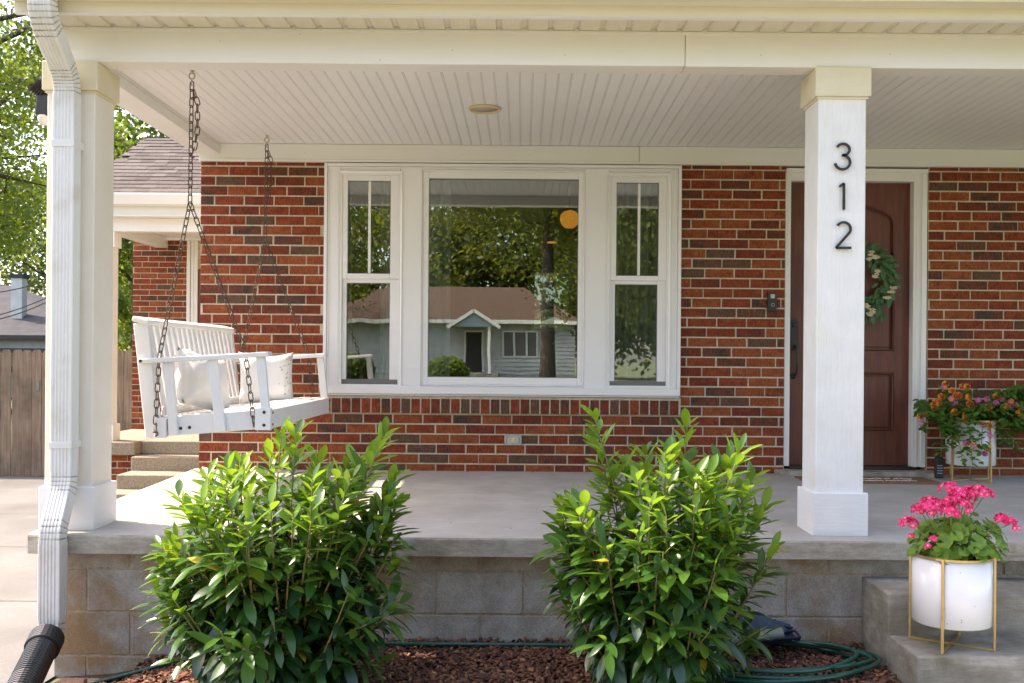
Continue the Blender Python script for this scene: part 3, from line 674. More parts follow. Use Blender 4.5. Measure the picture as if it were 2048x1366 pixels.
# ---- downspout (part of the house)
ds = empty_part('downspout', house, (-2.1, 4.6, 0))
DXC = -2.105; DW, DD = .097, .077
def dprof():
    p = []; hx, hy = DW/2, DD/2
    # front face with ribs
    ribs = 5; fr_ = []
    for i in range(ribs):
        c0 = -hx*.62 + i*(hx*1.24)/(ribs-1); fr_ += [(c0-.0055, 0), (c0-.002, .0035), (c0+.002, .0035), (c0+.0055, 0)]
    p += [(-hx+.004, -hy)] + [(x, -hy+d) for x, d in fr_] + [(hx-.004, -hy), (hx, -hy+.004)]
    sd = []
    for i in range(3):
        c0 = -hy*.5 + i*hy*.5; sd += [(c0-.006, 0), (c0, .003), (c0+.006, 0)]
    p += [(hx-d, y) for y, d in sd] + [(hx, hy-.004), (hx-.004, hy), (-hx+.004, hy), (-hx, hy-.004), (-hx, -hy+.004)]
    return p
DP = dprof()
def sweep(name, path, m, scale=1.0, crimp=None, parent=ds):
    loops = []; k = len(path); path = [Vector(p) for p in path]
    for i, p in enumerate(path):
        t = (path[min(i+1,k-1)] - path[max(i-1,0)]).normalized()
        nrm = Vector((1,0,0)); fwd = nrm.cross(t).normalized()   # horizontal when t vertical
        s_ = scale * (crimp[i] if crimp else 1.0)
        loops.append([p + nrm*(x*s_) + fwd*(y*s_) for x, y in DP])
    mb = MB().ring(loops)
    if crimp:
        nn = len(loops[0])
        for i in range(len(loops)-1):
            if crimp[i] < .99 and crimp[i+1] > .99:
                for j in range(nn): mb.m[i*nn+j] = 1
    return mb.build(name, [m, m_grime], parent, bevel=0)
# t downward => x cross t : x × (-z) = (0,1,0)*... ok: front face (-y) stays front
YU, YM, YLo = 4.36, 4.602, 4.497
def bend(p0, p1, p2, n, r):
    p0, p1, p2 = map(Vector, (p0, p1, p2)); a = p1 + (p0-p1).normalized()*r; b = p1 + (p2-p1).normalized()*r
    return [(a*(1-t)+p1*t)*(1-t) + (p1*(1-t)+b*t)*t for t in [i/n for i in range(n+1)]]
zA, zB_ = ZC+1.475, ZC+1.275
e1 = bend((DXC,YU,ZBT+.1), (DXC,YU,zA), (DXC,YM,zB_), 28, .085)
e2 = bend((DXC,YU,zA), (DXC,YM,zB_), (DXC,YM,1.0), 28, .075)
sweep('pipe', [(DXC,YU,ZBT+.04)] + e1 + [(DXC, YU*.42+YM*.58, zA*.42+zB_*.58)], m_spout, 1.045, [1.0] + [.972 if i%4==2 else 1.0 for i in range(29)] + [1.0])
sweep('pipe', [(DXC, YU*.5+YM*.5, zA*.5+zB_*.5)] + e2 + [(DXC,YM,zB_-.12)], m_spout, 1.0, [1.0] + [.968 if i%4==2 else 1.0 for i in range(29)] + [1.0])
zC_ = PZ(968, YM, 120); zD_ = PZ(1062, YLo, 105)
sweep('pipe', [(DXC,YM,zB_-.08), (DXC,YM,zC_+.06)], m_spout, 1.035)
e3 = bend((DXC,YM,2), (DXC,YM,zC_+.0), (DXC,YLo,zD_), 16, .05); e4 = bend((DXC,YM,zC_), (DXC,YLo,zD_), (DXC,YLo,0), 16, .05)
sweep('pipe', [(DXC,YM,zC_+.09)] + e3 + e4 + [(DXC,YLo,zD_-.07)], m_spout, 1.0, [1]+[.972 if i%4==2 else 1.0 for i in range(34)]+[1])
zE_ = PZ(1262, YLo, 105)
e5 = bend((DXC,YLo,1), (DXC,YLo,zE_), (DXC-.05,YLo-.12,zE_-.10), 16, .05)
sweep('pipe', [(DXC,YLo,zD_-.055), (DXC,YLo,zE_+.055)], m_spout, 1.035)
sweep('pipe', [(DXC,YLo,zE_+.07)] + e5, m_spout, .99, [1]+[.972 if i%4==2 else 1.0 for i in range(17)])
def strap(py0, py1, y):
    z1, z0 = PZ(py0, y-.04, 125), PZ(py1, y-.04, 125)
    MB().box(DXC-DW/2-.004, DXC+DW/2+.004, y-DD/2-.004, y+DD/2+.02, z0, z1).build('strap', m_spout, ds, bevel=.001)
strap(278, 293, YM); strap(884, 897, YM)
# screws and seams
sc = MB()
for px_, py_ in ((113, 948), (113,985), (98,1025),(106,1031)):
    p = P(px_, py_, YM-.05); sc.lathe([(.0035,0),(.003,.002),(.001,.0025)], p, 8, M=Matrix.Rotation(R(90),4,'X'))
sc.build('screw', m_zinc, ds)

# ------------------------------------------------------------------ black drain pipe
p0 = P(94, 1276, YLo-.08); p1 = P(22, 1425, 3.95)
dpv = (p1-p0); Ld = dpv.length; dpn = dpv.normalized()
loops = []; nr = 46
pts = []; rad = []
tt = 0.0; step = .0042; i = 0
while tt < Ld + .35:
    ph = (tt % .0145)/.0145
    r = .060 + (.0045 if ph < .6 else 0)
    if tt < .085: r = .072 + (.002 if ph < .6 else 0)
    pts.append(p0 + dpn*tt if tt < Ld else p0 + dpn*Ld + Vector((dpn.x, dpn.y, 0)).normalized()*(tt-Ld)); rad.append(r); tt += .0036
dp = MB().tube(pts, rad, 24).build('drain_pipe', m_tube, smooth=False)
tag(dp, 'black corrugated plastic drain pipe fitted to the bottom of the downspout', 'drain pipe')

# ------------------------------------------------------------------ house numbers
def ribbon(name, pts, label, w=.0115):
    yy = YB + .005 - .016; mb = MB(); pts = [Vector(p) for p in pts]; loops = []
    for i, p in enumerate(pts):
        t = (pts[min(i+1,len(pts)-1)] - pts[max(i-1,0)]).normalized(); nn = Vector((-t.y, t.x))
        a = p + nn*w/2; b = p - nn*w/2
        loops.append([(a.x, yy, a.y), (b.x, yy, b.y), (b.x, yy+.007, b.y), (a.x, yy+.007, a.y)])
    mb.ring(loops)
    for p in (pts[len(pts)//5], pts[-len(pts)//5]): mb.tube([(p.x, yy+.006, p.y), (p.x, YB+.0055, p.y)], .002, 6)
    tag(mb.build(name, m_num), label, 'house number', 'house numbers on the porch column')
def q2(px, py): p = P(px, py, YB-.01); return Vector((p.x, p.z))
def arc(cx, cy, rx, ry, a0, a1, n=14): return [q2(cx + rx*math.cos(R(a0+(a1-a0)*i/n)), cy - ry*math.sin(R(a0+(a1-a0)*i/n))) for i in range(n+1)]
ribbon('house_number', arc(1686.5, 299, 13, 11.5, 155, -62) + [q2(1685, 310.5)], 'dark numeral 3 topmost on the white porch column')
o3 = bpy.data.objects['house_number']
ribbon('house_number', [q2(1684, 310.5)] + arc(1685.5, 324.5, 15, 14, 78, -172, 18), 'lower') 
# join the two strokes of the 3
o3b = [o for o in bpy.data.objects if o.name == 'house_number.001'][0]
mv = [ (o3.location + v.co)[:] for v in o3.data.vertices]; mf = [tuple(p.vertices) for p in o3.data.polygons]
k0 = len(mv); mv += [(o3b.location + v.co)[:] for v in o3b.data.vertices]; mf += [tuple(i+k0 for i in p.vertices) for p in o3b.data.polygons]
bpy.data.objects.remove(o3b); bpy.data.objects.remove(o3)
tag(MB().add(mv, mf).build('house_number', m_num), 'dark numeral 3 topmost on the white porch column', 'house number', 'house numbers on the porch column')
ribbon('house_number', [q2(1680, 372.5), q2(1688.2, 366.8), q2(1688.2, 367.2), q2(1688, 419)], 'dark numeral 1 between the 3 and the 2 on the porch column')
ribbon('house_number', arc(1687.5, 458, 14, 13.5, 150, -30) + [q2(1672.5, 495.3), q2(1673.5,495.8), q2(1703, 495.6)], 'dark numeral 2 lowest on the white porch column')

# ------------------------------------------------------------------ doorbell, outlet, lockbox, mat, floodlight
dbx = rect((1536,1554), (585,622), YW-.02)
t = thing('doorbell', 'black video doorbell on the brick left of the front door', 'doorbell', ((dbx[0]+dbx[1])/2, YW, dbx[2]))
MB().box(dbx[0], dbx[1], YW-.022, YW+.004, dbx[2], dbx[3]).build('body', m_black, t, bevel=.004, seg=2)
dcx = (dbx[0]+dbx[1])/2
MB().lathe([(.011,0),(.011,.002),(.0085,.002),(.0085,0)], (dcx+.002, YW-.0222, dbx[2]+.042), 20, M=Matrix.Rotation(R(90),4,'X')).build('button', m_key, t)
MB().box(dcx-.014, dcx+.015, YW-.0235, YW-.0222, dbx[3]-.04, dbx[3]-.012).lathe([(.008,0),(.007,.003),(.002,.004)], (dcx, YW-.0235, dbx[3]-.026), 14, M=Matrix.Rotation(R(90),4,'X')).build('camera_lens', m_lid, t)
ob = rect((1009,1043), (870,891), YW-.01)
t = thing('power_outlet', 'steel outdoor power outlet set in the brick under the window', 'outlet', ((ob[0]+ob[1])/2, YW, ob[2]))
MB().box(ob[0], ob[1], YW-.012, YW+.004, ob[2], ob[3]).build('plate', m_plate, t, bevel=.003)
MB().box(ob[0]+.022, ob[1]-.022, YW-.016, YW-.0121, ob[2]+.018, ob[3]-.018).build('socket', m_ivory, t, bevel=.004)
sk = MB()
for dx in (-.018, .018):
    for dz in (-.006, .006): sk.box((ob[0]+ob[1])/2+dx-.005, (ob[0]+ob[1])/2+dx+.005, YW-.0166, YW-.0161, (ob[2]+ob[3])/2+dz-.0015, (ob[2]+ob[3])/2+dz+.0015)
sk.build('slots', m_black, t)
cu = MB()
for sx in (-1, 1):
    for k in range(8):
        a = R(-60+k*17); cu.lathe([(.0022,0),(.002,.001)], ((ob[0]+ob[1])/2+sx*(.034+.01*math.cos(a)), YW-.0124, (ob[2]+ob[3])/2+.02*math.sin(a)), 6, M=Matrix.Rotation(R(90),4,'X'))
cu.build('slots', m_black, t)
lb = rect((1872,1888), (914,957), 6.6)
t = thing('key_lockbox', 'black key lockbox with silver buttons beside the orange flower planter', 'lockbox', ((lb[0]+lb[1])/2, 6.6, lb[2]))
MB().box(lb[0], lb[1], 6.6, 6.635, lb[2], lb[3]).build('body', m_black, t, bevel=.009, seg=3)
kb = MB()
for i in range(3):
    for j in range(4): kb.lathe([(.0042,0),(.0038,.002),(.001,.003)], (lb[0]+.014+i*.0125, 6.5998, lb[2]+.035+j*.0165), 8, M=Matrix.Rotation(R(90),4,'X'))
kb.build('buttons', m_key, t, kind='stuff')
MB().tube([((lb[0]+lb[1])/2+.012*math.cos(a), 6.617, lb[3]+.03+.012*math.sin(a)) for a in [0,.6,1.2,1.8,2.4,3.14]] + [((lb[0]+lb[1])/2-.012, 6.617, lb[3]-.01)], .004, 8).build('shackle', m_black, t)
mx0, mx1 = PX(1612, 6.4, 970), PX(1885, 6.37, 970)
mt = MB().box(mx0, mx1, 6.37, 6.69, slabz(6.5)-.012, slabz(6.5)+.010)
md_ = mt.build('doormat', m_mat, bevel=.004); tag(md_, 'brown coir doormat with worn white writing in front of the door', 'doormat')
ww = MB()
for r_i, yy in enumerate((6.45, 6.56)):
    x = mx0 + .12
    while x < mx1 - .16:
        L_ = rg.uniform(.03,.07); pts = [(x + L_*k/5, yy + rg.uniform(-.022,.022), slabz(6.5)+.0105) for k in range(6)]
        ww.tube(pts, .0045, 5); x += L_ + rg.uniform(.004,.02)
wo = ww.build('print', m_white, md_)
# flood light
fl = P(78, 205, 4.93)
t = thing('flood_light', 'dark motion sensor flood light with ribbed head by the left porch column', 'light', fl)
MB().boxm(Matrix.Translation((fl.x+.035, fl.y, fl.z-.02)) @ Matrix.Rotation(R(6),4,'Y'), .075, .07, .10).build('sensor', m_black, t, bevel=.008, seg=2)
MB().lathe([(.002,-.042),(.018,-.036),(.027,-.02),(.03,0),(.028,.008)], (fl.x+.03, fl.y-.01, fl.z-.075), 18).build('lens', m_lens, t, smooth=True)
hd = MB(); Mh = Matrix.Rotation(R(-50),4,'Y') @ Matrix.Rotation(R(25),4,'X')
hd.lathe([(.012,-.05),(.03,-.045),(.04,-.03)] + [(.042+.006*(k%2), -.03+k*.006) for k in range(11)] + [(.05,.04),(.045,.04)], (fl.x+.012, fl.y, fl.z+.065), 24, M=Mh)
hd.build('lamp_head', m_black, t)
MB().tube([(fl.x+.02, fl.y, fl.z+.04), (fl.x+.06, fl.y, fl.z+.035), (fl.x+.14, fl.y+.01, fl.z+.03)], .012, 8).build('bracket', m_black, t)

# ------------------------------------------------------------------ porch swing
swg = thing('porch_swing', 'white slatted porch swing hung on rusty chains from the porch ceiling', 'porch swing', (-1.6, 5.8, slabz(5.8)))
YN, YFR = 5.085, 6.575      # side planes (near, far)
def sp_(px, py, Y): return P(px, py, Y)
tilt = lambda x: -.366 + (-.414+.366) * (-1.27 - x)/(.585)   # bottom of seat frame, z rel
XFb, XBk = -1.272, -1.855
def zr(x, dz): return ZC + tilt(x) + dz
for Y0 in (YN, YFR):
    fb = MB()
    s = 1 if Y0 == YN else -1
    fb.add([(XBk, Y0, zr(XBk,0)), (XFb-.02, Y0, zr(XFb,0)), (XFb-.02, Y0, zr(XFb,.1)), (XBk, Y0, zr(XBk,.1)), (XBk, Y0+s*.032, zr(XBk,0)), (XFb-.02, Y0+s*.032, zr(XFb,0)), (XFb-.02, Y0+s*.032, zr(XFb,.1)), (XBk, Y0+s*.032, zr(XBk,.1))],
           [(0,1,2,3),(7,6,5,4),(0,4,5,1),(1,5,6,2),(2,6,7,3),(3,7,4,0)])
    fb.build('side_rail', m_swing, swg, bevel=.003)
MB().box(XFb-.028, XFb, YN-.02, YFR+.02, zr(XFb,-.002), zr(XFb,.098)).build('front_rail', m_swing, swg, bevel=.004)
MB().box(XBk+.03, XBk+.06, YN+.034, YFR-.034, zr(XBk,.0), zr(XBk,.09)).build('back_rail', m_swing, swg, bevel=.003)
for i in range(7):   # seat slats
    x = XFb - .035 - .07 - i*.076
    MB().add([], []).boxm(Matrix.Translation((x+.035, (YN+YFR)/2, zr(x+.035,.101)+.008*math.sin(i))) @ Matrix.Rotation(R(-4),4,'Y'), .066, YFR-YN-.068, .016).build('seat_slat', m_swing, swg, bevel=.003)
# backrest
bt, bb = Vector((-1.912, 0, ZC+.165)), Vector((-1.845, 0, zr(XBk,.0)))
for Y0 in (YN+.015, YFR-.015):
    MB().bar((bb.x-.03, Y0, bb.z-.005), (bt.x-.03, Y0, bt.z), .045, .075, up=(1,0,.2)).build('back_post', m_swing, swg, bevel=.004)
MB().bar((bt.x-.025, YN-.03, bt.z+.012), (bt.x-.025, YFR+.03, bt.z+.012), .085, .028, up=(.25,0,1)).build('top_rail', m_swing, swg, bevel=.008, seg=2)
MB().bar((bb.x+.012, YN+.04, bb.z+.13), (bb.x+.012, YFR-.04, bb.z+.13), .03, .05, up=(.25,0,1)).build('lower_back_rail', m_swing, swg, bevel=.003)
for i in range(17):
    y = YN + .075 + i*(YFR-YN-.15)/16
    MB().bar((bb.x+.004, y, bb.z+.12), (bt.x-.015, y, bt.z), .052, .014, up=(1,0,.2)).build('back_slat', m_swing, swg, bevel=.003)
# arms and spindles
for Y0, s in ((YN, 1), (YFR, -1)):
    a = Vector((-1.945, Y0+s*.010, ZC-.030)); b = Vector((-1.285, Y0+s*.010, ZC+.012))
    MB().bar(a, b, .085 if s > 0 else .07, .026).build('arm', m_swing, swg, bevel=.006, seg=2)
    for (xt, xb, w) in ((-1.80, -1.765, .045), (-1.575, -1.525, .05), (-1.33, -1.292, .045)):
        zt_ = ZC - .03 + (xt+1.945)/.66*.042 - .012
        MB().bar((xb, Y0-s*.014, zr(xb,.004)), (xt, Y0+s*.0, zt_), w, .026, up=(0,1,0)).build('spindle', m_swing, swg, bevel=.003)
MB().box(XFb-.075, XFb+.004, YN-.045, YN-.002, zr(XFb,-.006), zr(XFb,.104)).build('corner_block', m_swing, swg, bevel=.003)
MB().box(XBk-.005, XBk+.055, YN-.03, YN-.002, zr(XBk,-.004), zr(XBk,.098)).build('corner_block', m_swing, swg, bevel=.003)
bo = MB()
for (x, z, y) in ((-1.93, ZC-.028, YN-.034), (XBk+.12, zr(XBk,.045), YN-.0005), (XBk+.165, zr(XBk,.05), YN-.0005), (-1.30, zr(XFb,.085), YN-.0455), (-1.30, zr(XFb,.02), YN-.0455)):
    bo.lathe([(.0085,0),(.008,.003),(.003,.005)], (x, y, z), 10, M=Matrix.Rotation(R(90),4,'X'))
for (y, z) in ((YN+.0, .08), (YN+.0, .02), (YFR, .08), (YFR, .02)):
    bo.lathe([(.0075,0),(.007,.003),(.003,.005)], (XFb+.0003, y+.012, zr(XFb,z)), 10, M=Matrix.Rotation(R(90),4,'Y'))
bo.build('bolts', m_black, swg)
# chain links: oval ring mesh, long axis z
def link_mesh(L, W, r, m):
    pts = []; hl = L/2 - W/2
    for i in range(6): a = math.pi*i/5; pts.append((W/2*math.cos(a), 0, hl + W/2*math.sin(a)))
    for i in range(6): a = math.pi + math.pi*i/5; pts.append((W/2*math.cos(a), 0, -hl + W/2*math.sin(a)))
    return MB().tube(pts, r, 5, closed=True).mesh('link', m, smooth=True)
LK = link_mesh(.050, .0225, .0029, m_chain)
def chain(pts, name='chain', pitch=.0405, rot0=0.0):
    par = empty_part(name, swg, pts[0]); pts = [Vector(p) for p in pts]
    seg = [(pts[i], pts[i+1], (pts[i+1]-pts[i]).length) for i in range(len(pts)-1)]; tot = sum(s[2] for s in seg); n = max(1, round(tot/pitch)); pt = tot/n
    for i in range(n):
        d = (i+.5)*pt
        for a, b, l in seg:
            if d <= l: break
            d -= l
        p = a + (b-a)*min(1, d/l); t = (b-a).normalized()
        q = Vector((0,0,1)).rotation_difference(t)
        M = Matrix.Translation(p) @ q.to_matrix().to_4x4() @ Matrix.Rotation(R(22 + 90*(i%2)) + rot0, 4, 'Z') @ Matrix.Diagonal((1,1,pt/.0405,1))
        inst(LK, 'link', par, M)
def eye(p):
    MB().tube([(p[0]+.014*math.sin(a), p[1], p[2]-.028-.016*math.cos(a)) for a in [math.pi*(-1)+i*2*math.pi/14 for i in range(14)]], .0042, 8, closed=True).tube([(p[0],p[1],p[2]),(p[0],p[1],p[2]-.012)], .005, 8).lathe([(.013,-.002),(.013,0)], p, 16).build('eye_bolt', m_zinc, swg, smooth=True)
CXp = -1.69
for (Yc, z_s, fr_pt, near) in ((YN-.006, .778, None, 1), (6.565, .764, None, 0)):
    top_ = Vector((CXp, Yc + (0 if near else 0), ZCEIL)); eye(top_)
    spl = Vector((CXp-.005, Yc, ZC+z_s))
    chain([top_ - Vector((0,0,.06)), spl])
    MB().tube([top_ - Vector((0,0,.040)), top_ - Vector((.003,0,.062)), top_ - Vector((0,0,.078))], .0035, 6).build('hook', m_zinc, swg)
    # slack end doubled beside the upper chain
    chain([top_ - Vector((-.010,0,.10)), top_ - Vector((-.028,0,.16)), top_ - Vector((-.030,0,.30)), top_ - Vector((-.014,0,.40))], 'slack_chain', rot0=.6)
    MB().tube([top_ - Vector((-.016,0,.39)), top_ - Vector((-.006,.004,.42)), top_ - Vector((.004,.004,.435)), top_ - Vector((-.004,.004,.45)), top_ - Vector((-.02,.004,.435))], .0035, 6).build('hook', m_chain, swg)
    yo = Yc - (.0 if near else 0)
    chain([spl, Vector((-1.845, yo, ZC-.008)), Vector((-1.852, yo-.03, ZC-.385))])
    chain([spl, Vector((-1.408, yo, ZC+.02)), Vector((-1.357, yo-.012, ZC-.345))])
    MB().tube([(-1.852+.012*math.sin(a), yo-.03, ZC-.395-.012*math.cos(a)) for a in [i*2*math.pi/12 for i in range(9)]], .0038, 6).tube([(-1.357,yo-.02,ZC-.335),(-1.357,yo-.012,ZC-.355),(-1.357,YN if near else YFR,ZC-.358)], .006, 8).build('hook', m_chain, swg, smooth=True)

# pillows
def pillow(name, label, c, S, thick, Mrot, dots=False, seed=1):
    n = 14; rg2 = random.Random(seed); v = []; f = []
    for side in (1, -1):
        for i in range(n+1):
            for j in range(n+1):
                u = i/n*2-1; w = j/n*2-1
                pinch = 1 - .08*(1-abs(u)**2)*abs(w)**6 - 0
                x = u*S/2*(1-.07*(1-w*w)*(abs(u)**3)); z = w*S/2*(1-.07*(1-u*u)*(abs(w)**3))
                h = thick/2*((1-u**4)*(1-w**4))**.55 + .004
                h += .010*math.sin(5*u+3*w+seed)*(1-abs(u))*(1-abs(w)) + .006*math.sin(9*u*w+seed)
                h *= (1 if (abs(u) < 1 and abs(w) < 1) else 0)
                z -= .02*(1-u*u)*(1 if w > .3 else 0)*max(0, w)
                v.append((x, side*h, z))
    q = n+1
    for s in range(2):
        for i in range(n):
            for j in range(n):
                a = s*q*q+i*q+j; f.append((a, a+q, a+q+1, a+1) if s == 0 else (a, a+1, a+q+1, a+q))
    mb = MB().add(v, f); M = Matrix.Translation(c) @ Mrot
    mb.v = [tuple(M @ Vector(p)) for p in mb.v]
    o = mb.build(name, m_pillow, smooth=True, origin=c); tag(o, label, 'pillow', 'pillows on the porch swing')
    import bmesh
    b = bmesh.new(); b.from_mesh(o.data); bmesh.ops.remove_doubles(b, verts=b.verts, dist=.0005); bmesh.ops.recalc_face_normals(b, faces=b.faces); b.to_mesh(o.data); b.free()
    if dots:
        db = MB()
        for k in range(34):
            u = 1-abs(rg2.gauss(0,.45)); w = rg2.uniform(-.85,.9)
            if not -.2 < u < .9: continue
            h = thick/2*((1-u**4)*(1-w**4))**.55 + .0055 + .010*math.sin(5*u+3*w+seed)*(1-abs(u))*(1-abs(w)) + .006*math.sin(9*u*w+seed)
            x = u*S/2*(1-.07*(1-w*w)*(abs(u)**3)); z = w*S/2*(1-.07*(1-u*u)*(abs(w)**3)) - .02*(1-u*u)*(1 if w > .3 else 0)*max(0,w)
            r_ = rg2.choice((.004,.006,.005)); cc = M @ Vector((x, -h-.0015, z)); nn = (M.to_3x3() @ Vector((0,-1,0)))
            q_ = Vector((0,0,1)).rotation_difference(nn).to_matrix().to_4x4()
            db.lathe([(r_,0),(r_*.7,.0012)], cc, 5, M=q_)
        db.build('gold_dots', m_gold2, o, kind='stuff')
    return o
zseat = zr(-1.6,.11)
pillow('pillow', 'plain white pillow at the near end of the porch swing', Vector((-1.715, 5.36, zseat+.150)), .32, .17, Matrix.Rotation(R(66),4,'Z') @ Matrix.Rotation(R(-20),4,'X') @ Matrix.Rotation(R(14),4,'Y'), seed=2)
pillow('pillow', 'white pillow with scattered gold dots at the far end of the porch swing', Vector((-1.60, 6.25, zseat+.150)), .335, .16, Matrix.Rotation(R(18),4,'Z') @ Matrix.Rotation(R(-14),4,'X'), True, seed=4)

# ------------------------------------------------------------------ planters
def planter(label, c, z0, r, zr_b, zr_t, ang, group, legw=.011):
    """c centre xy, z0 floor, pot bottom/top heights above floor"""
    t = thing('planter', label, 'planter', (c[0], c[1], z0), group)
    n = 40
    pot = MB().lathe([(.002, zr_b), (r-.005, zr_b), (r, zr_b+.004), (r, zr_t), (r-.006, zr_t), (r-.006, zr_t-.03), (.002, zr_t-.03)], (c[0], c[1], z0), n)
    pot.build('pot', m_pot, t, smooth=False, bevel=0)
    for p in bpy.data.objects[-1:] if False else []: pass
    po = [o for o in t.children if o.name.startswith('pot')][0]
    for p in po.data.polygons: p.use_smooth = abs(p.normal.z) < .5
    MB().lathe([(r-.008, zr_t-.03), (r-.008, zr_t-.025), (.002, zr_t-.022)], (c[0], c[1], z0), 30).build('soil', m_soil, t)
    MB().ring([[(c[0]+rr*math.cos(a), c[1]+rr*math.sin(a), z0+zz) for rr, zz in ((r+.001, zr_t-.008), (r+.006, zr_t-.008), (r+.006, zr_t+.002), (r+.001, zr_t+.002))] for a in [2*math.pi*i/40 for i in range(40)]], closed=True).build('ring', m_gold, t)
    for k in range(4):
        a = ang + k*math.pi/2; d = Vector((math.cos(a), math.sin(a), 0)); p = Vector((c[0], c[1], z0)) + d*(r+.009)
        MB().bar(p + Vector((0,0,.0)), p + Vector((0,0,zr_t+.002)), legw, legw*.8, up=d).build('leg', m_gold, t, bevel=.001)
    cr = MB()
    for k in range(2):
        a = ang + k*math.pi/2; d = Vector((math.cos(a), math.sin(a), 0)); pc = Vector((c[0], c[1], z0+.005+.0005*k))
        cr.bar(pc - d*(r+.004), pc + d*(r+.004), legw, .008)
    cr.build('cross_base', m_gold, t)
    return t
ZST2 = ZC - 1.178
planter('white planter in a brass stand holding pink flowers on the concrete step', (1.795,4.165), ZST2, .157, .098, .380, math.atan2(4.04-4.165, 1.708-1.795), 'white planters in brass stands')
zp2 = slabz(6.55)
planter('white planter in a brass stand by the front door under orange flowers', (PX(1941,6.6,900),6.60), zp2, .154, .105, .40, R(-66), 'white planters in brass stands')

def leaf_geo(L, W, n=5, fold=.25, droop=.25, wide=.5):
    pw_ = 1.22
    v = []; f = []
    for i in range(n+1):
        t = i/n; w = W/2*max(0, math.sin(math.pi*t**pw_))**wide
        z = -droop*L*t*t; x = L*t*(1-.1*droop*t)
        v += [(x, w, z+fold*w), (x, 0, z), (x, -w, z+fold*w)]
    for i in range(n):
        a = 3*i; f += [(a, a+1, a+4, a+3), (a+1, a+2, a+5, a+4)]
    return v, f
def join_leaves(name, items, variants, mats, parent, label=None, cat=None):
    """items: list of (variant index, Matrix, matidx)"""
    vv = []; ff = []; mm = []; n0 = 0
    arr = [(np.array(v), np.array(f)) for v, f in variants]
    for vi, M, mi in items:
        a, fc = arr[vi]; Mn = np.array(M); w = a @ Mn[:3,:3].T + Mn[:3,3]
        vv.append(w); ff.append(fc + n0); mm.append(np.full(len(fc), mi)); n0 += len(a)
    if not vv: return None
    V = np.concatenate(vv); F = np.concatenate(ff); o_ = org(parent)
    V = V - np.array(o_)
    me = np_mesh(name, V, F, 4, mats, np.concatenate(mm), smooth=True)
    o = bpy.data.objects.new(name, me); C.objects.link(o)
    if parent: o.parent = parent
    ORG[o.name] = Vector(o_); o['kind'] = 'stuff'
    return o

